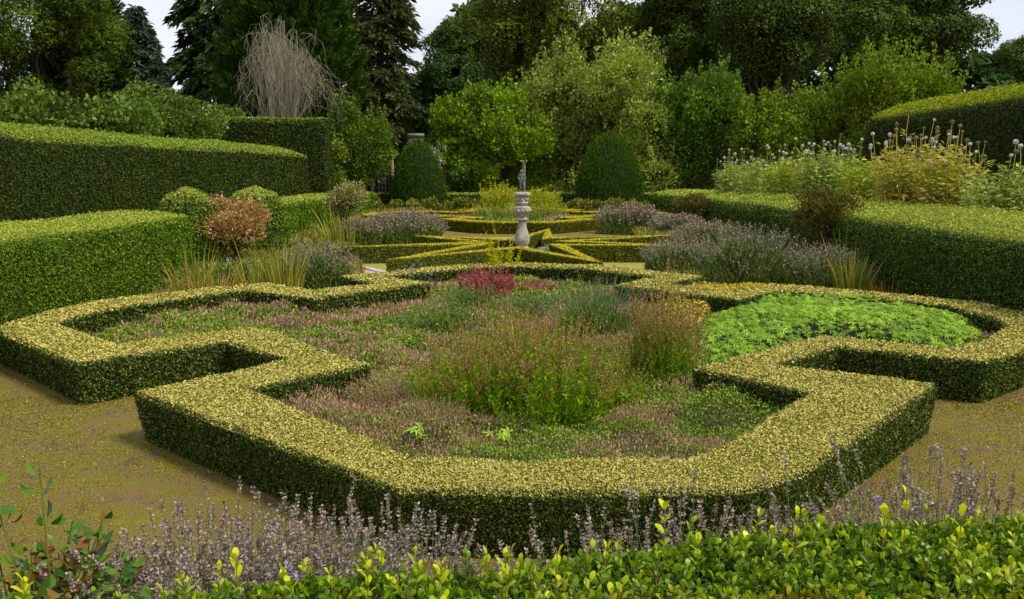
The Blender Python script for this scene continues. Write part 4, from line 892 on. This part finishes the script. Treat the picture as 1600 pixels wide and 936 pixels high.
def conifer(px, top, bot, hw, d, seed, label, leaf, droop=.35, nbr=260, per=90, ls=.55, name='conifer', shape=.8, up=0., asp=.3, group=None, dead=0, jag=.25, minr=.0):
    ct = atd(px, top, d); cb = atd(px, bot, d); s = d / F_PX; rx = hw * s; H = ct[2]; zb = max(.5, cb[2]); rng = RNG(seed)
    root = thing(name, (ct[0], d, 0), label, 'conifer', group)
    t = rng.random(nbr) ** .8; z = zb + (H - zb) * t; rr = rx * np.maximum((1 - t) ** shape, .05 + minr * (1 - t)) * (1 + jag * (rng.random(nbr) - .6)); a = rng.random(nbr) * 6.283
    o = np.stack([np.cos(a), np.sin(a), np.zeros(nbr)], -1); k = 6; q = np.linspace(0, 1, k)
    Pt = o[:, None] * (rr[:, None] * q)[..., None]; Pt[..., 2] += z[:, None] - droop * rr[:, None] * q ** 1.3 + up * rr[:, None] * q ** 2.2
    ch = tubes(Pt, .06 * np.linspace(1, .2, k) * max(1, d / 60), 3, 0, rng=rng)
    ch += tubes(np.array([[(0, 0, 0), (0, 0, H * .5), (0, 0, H * .98)]]), rx * .11 * np.array([1.2, .7, .1]), 9, 0, rng=rng)
    build('trunk', ch, ['bark'], root, smooth=True)
    idx = np.repeat(np.arange(nbr), (per * np.clip(rr / rx + .15, .15, 1.2)).astype(int)); tt = rng.uniform(.15, 1.03, len(idx)) ** .7; Q = onpath(Pt[idx], tt)
    side = np.cross(o[idx], [0, 0, 1.]); sp = rng.normal(size=len(idx)) * (1.15 - tt) * rr[idx] * .16 + rng.normal(size=len(idx)) * .12
    Q = Q + side * sp[:, None] + np.array([0, 0, 1]) * (rng.normal(size=len(idx)) * .12 - np.abs(sp) * .35)[:, None]
    D_ = o[idx] * .8 + side * np.sign(sp)[:, None] * .5 + np.array([0, 0, -droop * 1.2 + up * 1.6]); A, W = along(D_, .3, rng)
    L = ls * rng.uniform(.5, 1.3, len(idx)); rn = np.clip(.5 * rng.random(len(idx)) + .5 * rng.random(nbr)[idx], 0, 1)
    build('crown', leaves(Q, A, W, L, L * asp, 0, rn), [leaf], root)
    return root

BG = 'tall trees beyond the garden'
# conifers, left
broadleaf(40, -170, 240, 118, 58, 701, 'huge olive green conifer filling the upper left corner', 'conifer_olive', ls=.3, n=60000, nb=46, name='conifer', cat='conifer', group=BG, asp=.3, blobr=(.18, .30), pn=4., shell=.9)
conifer(120, -120, 200, 80, 64, 702, 'dark green conifer right behind the olive one at upper left', 'conifer_green', nbr=700, per=170, droop=.2, up=.35, ls=.4, group=BG, shape=.5)
conifer(212, 12, 200, 58, 66, 703, 'slender blue grey conifer with pointed top against the sky at upper left', 'conifer_blue', nbr=260, per=70, droop=.3, ls=.5, group=BG, shape=.6)
conifer(335, -160, 190, 95, 74, 704, 'drooping dark spruce beside the gap of sky at upper left', 'conifer_dark', nbr=330, per=110, droop=.55, ls=.7, group=BG, shape=.45, jag=.5)
conifer(445, -190, 210, 118, 62, 705, 'broad dense green cypress behind the bare weeping tree', 'conifer_green', nbr=1000, per=190, droop=.0, up=.5, ls=.38, group=BG, shape=.5, jag=.15)
conifer(588, -200, 235, 62, 80, 706, 'tall redwood with reddish tinge and ragged outline left of the centre sky gap', 'conifer_rust', nbr=420, per=80, droop=.45, ls=.65, group=BG, shape=.3, jag=.7)
# broadleaf wood behind
broadleaf(700, 62, 250, 78, 82, 711, 'round dark sycamore below the centre sky gap', 'tree_deep', n=44000, nb=34, pn=2.6, blobr=(.2, .3), group=BG)
broadleaf(715, 10, 130, 62, 95, 712, 'pointed dark tree top rising behind the round sycamore', 'tree_dark', n=30000, nb=24, group=BG)
broadleaf(860, -90, 200, 135, 86, 713, 'big olive green sycamore in the upper middle', 'tree_olive', n=80000, nb=56, group=BG, ls=.25, pn=2.6, blobr=(.18, .28))
broadleaf(1060, -120, 170, 105, 84, 714, 'dark sycamore with open limbs right of the upper middle', 'tree_dark', n=60000, nb=44, group=BG, limbs=20, blobr=(.18, .28))
broadleaf(1205, -110, 190, 118, 78, 715, 'dark maple with bare forked limbs above the side tree', 'tree_dark', n=80000, nb=52, pn=2.6, group=BG, limbs=22, blobr=(.2, .3))
broadleaf(1340, -120, 120, 80, 88, 717, 'thin crowned tree between the two big maples at upper right', 'tree_deep', n=44000, nb=36, group=BG, limbs=18, blobr=(.16, .26))
broadleaf(1450, -60, 165, 125, 72, 716, 'dark maple against the sky at the upper right corner', 'tree_dark', n=80000, nb=56, pn=2.6, group=BG, limbs=24, blobr=(.17, .27))
broadleaf(1610, 30, 170, 45, 95, 718, 'small dark tree cut off by the right edge of the photo', 'tree_dark', n=16000, nb=18, group=BG)
# middle distance fruit trees and shrubs
MG = 'fruit trees behind the far hedge'
broadleaf(766, 152, 325, 80, 63, 721, 'yellow green apple tree between the yew domes, left of the tall pear', 'apple_green', pn=4., ls=.2, n=54000, nb=54, group=MG, spiky=1.2, shell=.92, name='fruit_tree', blobr=(.2, .32), limbs=14)
broadleaf(938, 88, 325, 112, 66, 722, 'tall pale olive green pear tree directly behind the larger yew dome', 'pear_green', pn=4.5, ls=.21, n=90000, nb=72, group=MG, spiky=2.0, shell=.92, name='fruit_tree', blobr=(.2, .3), limbs=20)
broadleaf(1098, 110, 315, 84, 64, 723, 'mid green bushy tree to the right of the tall pear', 'side_green', pn=4., ls=.2, n=54000, nb=46, group=MG, spiky=1.3, name='fruit_tree', blobr=(.22, .33), limbs=14)
broadleaf(1250, 160, 315, 105, 58, 724, 'light green fruit bush left of the right yew hedge', 'right_green', pn=3.5, ls=.19, n=44000, nb=40, group=MG, spiky=2.2, name='fruit_tree', blobr=(.2, .32))
broadleaf(1390, 105, 300, 115, 55, 725, 'upright green fruit tree rising behind the left end of the right yew hedge', 'right_green', pn=4., ls=.19, n=50000, nb=44, group=MG, spiky=2.4, name='fruit_tree', blobr=(.2, .3))
# shrubs above the left yew hedge
SGp = 'leafy shrubs above the left yew hedge'
for i, (px, top, hw, d, lab) in enumerate([(45, 135, 85, 30, 'leafy green shrub behind the yew hedge at the left edge'), (170, 142, 75, 33, 'leafy green shrub behind the yew hedge, second from the left edge'),
                                          (258, 120, 88, 44, 'largest leafy green shrub behind the yew hedge, left of the bare tree'), (380, 160, 50, 55, 'leafy green shrub touching the tall square yew block')]):
    broadleaf(px, top, 290, hw, d, 731 + i, lab, 'shrub_green', ls=.15, n=20000, nb=26, group=SGp, spiky=.25, name='leafy_shrub', cat='shrub', blobr=(.28, .4), depthf=.6, limbs=8)
# creeper thicket near the trellis
broadleaf(548, 150, 315, 52, 56, 741, 'tall creeper thicket with yellow green leaves right of the square yew block', 'creeper', ls=.15, n=24000, nb=30, pn=4., spiky=.9, shell=.85, name='climbing_shrub', cat='shrub', group='creepers around the trellis', limbs=6)
broadleaf(512, 190, 310, 24, 50, 742, 'climbing rose with pinkish hips at the corner of the square yew block', 'rose', ls=.14, n=9000, nb=16, pn=4., spiky=.4, name='climbing_rose', cat='climbing rose', group='creepers around the trellis', limbs=6)
broadleaf(580, 215, 268, 42, 59.0, 743, 'yellow green creeper hanging over the top of the trellis', 'creeper', ls=.17, n=7000, nb=16, name='climbing_shrub', cat='shrub', group='creepers around the trellis', limbs=4, depthf=.4)
broadleaf(724, 238, 325, 42, 61, 744, 'dark leafy shrub in front of the cottage, right of the smaller yew dome', 'side_green', ls=.17, n=9000, nb=18, spiky=.4, name='leafy_shrub', cat='shrub', limbs=5, pn=3.)
# bare weeping tree
def bare_tree(px, top, bot, hw, d, seed, label):
    ct = atd(px, top, d); s = d / F_PX; rx = hw * s; H = ct[2]; zb = atd(px, bot, d)[2]; rng = RNG(seed)
    root = thing('bare_weeping_tree', (ct[0], d, 0), label, 'tree'); n = 210; k = 12; t = np.linspace(0, 1, k)
    a = rng.random(n) * 6.283; R_ = rx * rng.random(n) ** .7; o = np.stack([np.cos(a), np.sin(a) * .8, 0 * a], -1)
    lean = np.where(rng.random(n) < .3, 1.6, 0.0) * rng.random(n); zt = H * (1 - .28 * (R_ / rx) ** 1.5 * rng.uniform(.6, 1.2, n)) - lean * H * .12
    z0 = zb * .55 + rng.random(n) * (H - zb) * .35; cx_ = lean * rx * .75
    xy = o[:, None] * (R_[:, None] * np.clip(t * 1.5, 0, 1) ** .7)[..., None]; xy[..., 0] += (cx_[:, None] * t)
    drop = rng.uniform(.25, .95, n) * (zt - zb)
    z = np.where(t[None] < .5, z0[:, None] + (zt - z0)[:, None] * np.sin(t[None] * math.pi), zt[:, None] - drop[:, None] * ((t[None] - .5) * 2) ** 1.3)
    P = xy.copy(); P[..., 2] = z; P[:, 1:] += np.cumsum(rng.normal(size=(n, k - 1, 3)) * .19, axis=1) * [1, 1, .5]
    build('branches', tubes(P, (.012 * np.linspace(1.25, .35, k))[None] * rng.uniform(.6, 1.2, n)[:, None], 4, 0, rng=rng), ['bark_grey'], root)
    m = 520; i = rng.integers(0, n, m); q = onpath(P[i], rng.random(m)); dl = rng.normal(size=(m, 3)) * .3 - [0, 0, .45]
    build('twigs', tubes(np.stack([q, q + dl * .5, q + dl + [0, 0, -.25]], 1), .009 * np.array([1, .8, .4]), 3, 0, rng=rng), ['bark_grey'], root)
    ch = []
    for dx in (-.5, .1, .7): ch += tubes(np.array([[(0, 0, 0), (dx * .6, 0, zb * .5), (dx, 0, zb), (dx * 1.3, 0, zb + (H - zb) * .5)]]), [[.22, .17, .13, .06]], 8, 0, rng=rng)
    build('trunk', ch, ['bark_grey'], root, smooth=True)
bare_tree(434, 30, 190, 64, 50.5, 751, 'leafless pale grey weeping tree rising behind the square yew block')

# far wood closing the view
rng = RNG(9); ch = []
n = 110000; x = rng.uniform(-110, 110, n); zt = np.where(x > -8, 19, 10) + np.where(x > 52, -6, 0) + 5 * vnoise(v2(x, x * 0), .15, 3); z = zt * rng.random(n) ** .8; y = 112 + 6 * vnoise(np.stack([x, z, z * 0], -1), .25) * 2 + rng.random(n)
P = np.stack([x, y, z], -1); A, W = orient(np.tile([0, -.6, .7], (n, 1)), .6, rng); L = rng.uniform(.6, 1.5, n)
ch += leaves(P, A, W, L, L * .8, 0, rng.random(n))
ch += gridchunk(np.stack([np.stack([np.linspace(-120, 120, 60), np.full(60, 124.), np.full(60, zz)], -1) for zz in (0, 5, 9)], 1), False, 1)
tag(build('far_wood', ch, ['tree_deep', 'core_green']), 'dark distant woodland behind all the trees', 'woodland', kind='stuff')

# ================================================================== foreground
# ---- near box hedge with fresh shoots
FT = 1.74
far_e = [at(150, 945, FT)[:2], at(300, 925, FT)[:2], at(500, 910, FT)[:2], at(800, 890, FT)[:2], at(1050, 855, FT)[:2], at(1300, 822, FT)[:2], at(1650, 796, FT)[:2], at(1850, 790, FT)[:2]]
far_e = densify(far_e, .06); m = len(far_e)
near_e = np.stack([far_e[:, 0], np.full(m, .95)], 1)
rows = [np.concatenate([far_e - [0, .03], np.full((m, 1), 1.0)], 1), np.concatenate([far_e, np.full((m, 1), FT - .03)], 1)]
for t in np.linspace(.04, 1, 14): rows.append(np.concatenate([far_e * (1 - t) + near_e * t, np.full((m, 1), FT)], 1))
rows.append(np.concatenate([near_e, np.full((m, 1), 1.0)], 1))
G = np.stack(rows, 1); G[:, 2:-1, 2] += .05 * (vnoise(G[:, 2:-1], 5) - .5)
rng = RNG(800); fgr = thing('box_hedge', (float(far_e[m // 2, 0]), 1.5, 1.0), 'close up leafy box hedge with yellow green shoots along the bottom edge of the photo', 'hedge')
loc0 = np.array([float(far_e[m // 2, 0]), 1.5, 1.0]); G = G - loc0
Gc = G.copy(); Gc[:, 1:-1, 2] -= .045; Gc[:, :2, 1] -= .03
def sprigs(P, D, Ls, nw, rng, lsz, matf):
    """upright shoots with opposite leaf pairs"""
    n = len(P); D = nrm(D); ch = tubes(np.stack([P, P + D * (Ls * .5)[:, None], P + D * Ls[:, None]], 1), .0012, 3, 0, rng=rng, rnd=np.full(n, .4))
    ref = nrm(np.cross(D, rng.normal(size=(n, 3)))); ref2 = np.cross(D, ref)
    for wv in range(nw):
        t = (wv + .6) / nw; Q = P + D * (Ls * t)[:, None]; o1 = ref if wv % 2 else ref2
        for sg in (1, -1):
            open_ = 1.2 * (1 - t) + .45
            A = nrm(D + o1 * sg * open_ + .18 * rng.normal(size=(n, 3))); W = nrm(np.cross(A, np.cross(D, A) + .2 * rng.normal(size=(n, 3)))); W = nrm(np.cross(D, A)) ; W = nrm(W - A * np.sum(W * A, 1, keepdims=True))
            L = lsz * rng.uniform(.8, 1.2, n) * (1 - .25 * abs(t - .6)); ch += leaves(Q, A, W, L, L * .56, 1, matf(t), T_OBO)
    return ch
P, N = sample(G, False, lambda cc, ar: ar * 5600, rng)
if N[:, 2].mean() < 0: N = -N
top = np.abs(N[:, 2]) > .5; P = P - np.where(N[:, 2:3] < 0, 1, 0) * 0
nn = len(P); Nd = np.where(top[:, None], np.array([[0, 0, 1.]]), np.array([[0, 1., .5]]))
D_ = Nd + .5 * rng.normal(size=(nn, 3)); Ls = rng.uniform(.025, .055, nn); warm = vnoise(P + loc0, 2.2, 3) + .5 * np.clip((P[:, 0]) / 1.5, -1, 1) * .3
edge = P[:, 1] + loc0[1]
isw = (warm + (1.62 - edge) * .6 > .36) & (rng.random(nn) < .65) & (edge < 1.75)
tone = rng.random(nn) * .45
ch = gridchunk(Gc, False, 2)
fc = []
for msk, mi in ((~isw, 1), (isw, 3)):
    c_ = sprigs(P[msk] - D_[msk] * .03, D_[msk], Ls[msk], 3, rng, .0195, lambda t: np.clip(tone[msk] + .25 * t * rng.random(msk.sum()), 0, 1))
    if mi == 3: c_ = [(v, f, 3 if mm == 1 else mm, r) for v, f, mm, r in c_]
    fc += c_
build('foliage', ch + fc, ['twig', 'fg_leaf', 'core_green', 'fg_warm'], fgr)
# taller young shoots standing proud
i = rng.choice(np.where(top)[0], 420, replace=False); ln = rng.uniform(.04, .085, 420)
hi = rng.random(420)
c_ = sprigs(P[i], np.array([0, 0, 1.]) + .15 * rng.normal(size=(420, 3)), ln, 4, rng, .021, lambda t: np.clip(.35 + .65 * t * hi, 0, 1))
for (px, py) in ((370, 868), (1038, 790), (1415, 765), (1245, 797), (1090, 835), (870, 862), (690, 880), (790, 865), (445, 890), (40, 905), (1500, 800), (1380, 800), (575, 885)):
    b = atd(px, py + 42, 1.9 if px > 900 else 1.72); b = b - loc0; b[2] = FT - 1.02 ; tz = atd(px, py, b[1] + loc0[1])[2] - loc0[2]
    hh = max(.05, tz - b[2]); c_ += sprigs(b[None], np.array([[0, 0, 1.]]), np.array([hh]), 6, rng, .026, lambda t: np.array([np.clip(.45 + .6 * t, 0, 1)]))
build('young_shoots', c_, ['twig', 'fg_leaf'], fgr)

# ---- near lavender, just beyond the hedge
def near_lavender(px, d, seed, label, n=110, spread=.2, H=.70, blooms=3):
    b = atd(px, 800, d); b[2] = 1.0; rng = RNG(seed)
    root = thing('lavender_bush', b, label, 'lavender', 'spent lavender behind the near hedge')
    Pt = stems_paths((0, 0, 0), n, spread, H, rng, .28, 6, .15)
    build('stems', tubes(Pt, .0011, 3, 0, rng=rng), ['lav_stem'], root)
    m = n * 16; i = rng.integers(0, n, m); t = rng.uniform(.15, .68, m) ; Q = onpath(Pt[i], t); o = nrm(rng.normal(size=(m, 3)) * [1, 1, .2]); A, W = along(o * .35 + np.array([0, 0, 1]), .15, rng)
    L = rng.uniform(.03, .06, m); build('leaves', leaves(Q + o * .02, A, W, L, L * .09, 0, rng.random(m)), ['lav_leaf'], root)
    # flower spikes: tight whorls of withered calyces
    def spike(idx, mat, nm):
        ch = []
        hl = rng.uniform(.04, .085, len(idx)) / H
        for w_ in range(8):
            tt = 1 - hl * (w_ / 7.) - (.012 if w_ > 5 else 0) * (w_ - 5) * 2.0; Q = onpath(Pt[idx], np.clip(tt, 0, .999))
            for k_ in range(5):
                a = rng.random(len(idx)) * 6.283; o = np.stack([np.cos(a), np.sin(a), np.full(len(a), .7)], -1); A, W = along(o, .25, rng)
                ch += leaves(Q, A, W, rng.uniform(.008, .014, len(idx)), .0065, 0, rng.random(len(idx)))
        build(nm, ch, [mat], root)
    al = rng.permutation(n); spike(al[blooms:], 'lav_head', 'spent_flower_spikes')
    for q_ in range(blooms): spike(al[q_:q_ + 1], 'lav_bloom', 'flower_spike')
NL = [(205, 2.45, .62, 0, 'sparse lavender clump beside the red leaved peony, leftmost of the lavender row', 55), (285, 2.5, .69, 1, 'dense spent lavender clump second from the left in the row', 120), (370, 2.4, .70, 0, 'dense spent lavender clump third from the left in the row', 130),
      (455, 2.45, .71, 1, 'dense spent lavender clump left of the purple blooms', 130), (545, 2.35, .74, 4, 'spent lavender clump with the brightest purple blooms', 130), (630, 2.45, .70, 2, 'spent lavender clump right of the brightest purple blooms', 120),
      (705, 2.4, .64, 0, 'thin lavender clump at the right end of the dense left stretch', 60), (905, 2.5, .70, 0, 'thin lavender clump in front of the middle of the front hedge', 45), (985, 2.45, .74, 0, 'lavender clump left of the hole in the front hedge', 70),
      (1060, 2.5, .76, 0, 'lavender clump nearest the right front corner of the front hedge', 70), (1185, 2.55, .76, 1, 'lavender clump under the right slope of the front hedge', 60), (1280, 2.55, .80, 0, 'lavender clump behind the tall young box shoots at the right', 90),
      (1375, 2.6, .84, 0, 'dark spent lavender clump over the mossy ground at the right', 90), (1470, 2.65, .88, 1, 'dark spent lavender clump near the right edge', 90), (1560, 2.65, .86, 2, 'dark lavender clump with a few purple blooms at the right edge', 90)]
for i, (px, d, H, bl, lab, n) in enumerate(NL): near_lavender(px, d, 820 + i, lab, n=int(n * (1.35 if px < 650 else 1.1)), H=H - (.17 if px < 650 else .19 if px < 1150 else .24), blooms=bl)

# ---- peony-like plant with reddening leaves, bottom left
def peony(px, d, H, seed, label, n=16, spread=.16):
    b = atd(px, 880, d); b[2] = 1.0; rng = RNG(seed); root = thing('peony', b, label, 'peony', 'reddening peonies at the bottom left')
    Pt = stems_paths((0, 0, 0), n, spread, H, rng, .35, 6, .12); stem_parts('stem', Pt, .002, 4, 'peony', root, rng, .1 + .5 * rng.random(n))
    m = n * 34; i = rng.integers(0, n, m); t = rng.uniform(.4, 1, m); Q = onpath(Pt[i], t); a = rng.random(m) * 6.283
    o = np.stack([np.cos(a), np.sin(a), rng.uniform(-.3, .6, m)], -1); A, W0 = along(o, .25, rng); W = nrm(np.cross(A, np.tile([0, 0, 1.], (m, 1)) + .5 * rng.normal(size=(m, 3))))
    L = rng.uniform(.03, .062, m); e = Q + A * .02
    # curved two-segment leaf
    tv = np.array([(0, 0, 0), (.3, -.5, .06), (.65, -.42, .0), (1, 0, -.22), (.65, .42, .0), (.3, .5, .06), (.5, 0, -.02)], float); tf = [np.array([[0, 1, 2, 6], [6, 2, 3, 4], [0, 6, 4, 5]])]
    build('leaves', leaves(e, A, W, L, L * .5, 0, np.clip(rng.random(m), 0, 1), (tv, tf)), ['peony'], root)
peony(20, 2.35, .57, 861, 'reddening peony with curled leaves in the bottom left corner', 20)
peony(95, 2.45, .50, 862, 'reddening peony second from the left edge, before the lavender', 18)
peony(60, 2.1, .48, 863, 'low dark red and green peony leaves nearest the camera at the bottom left', 20, .2)
peony(75, 2.3, .73, 864, 'single tall peony shoot above the others at the bottom left', 2, .05)
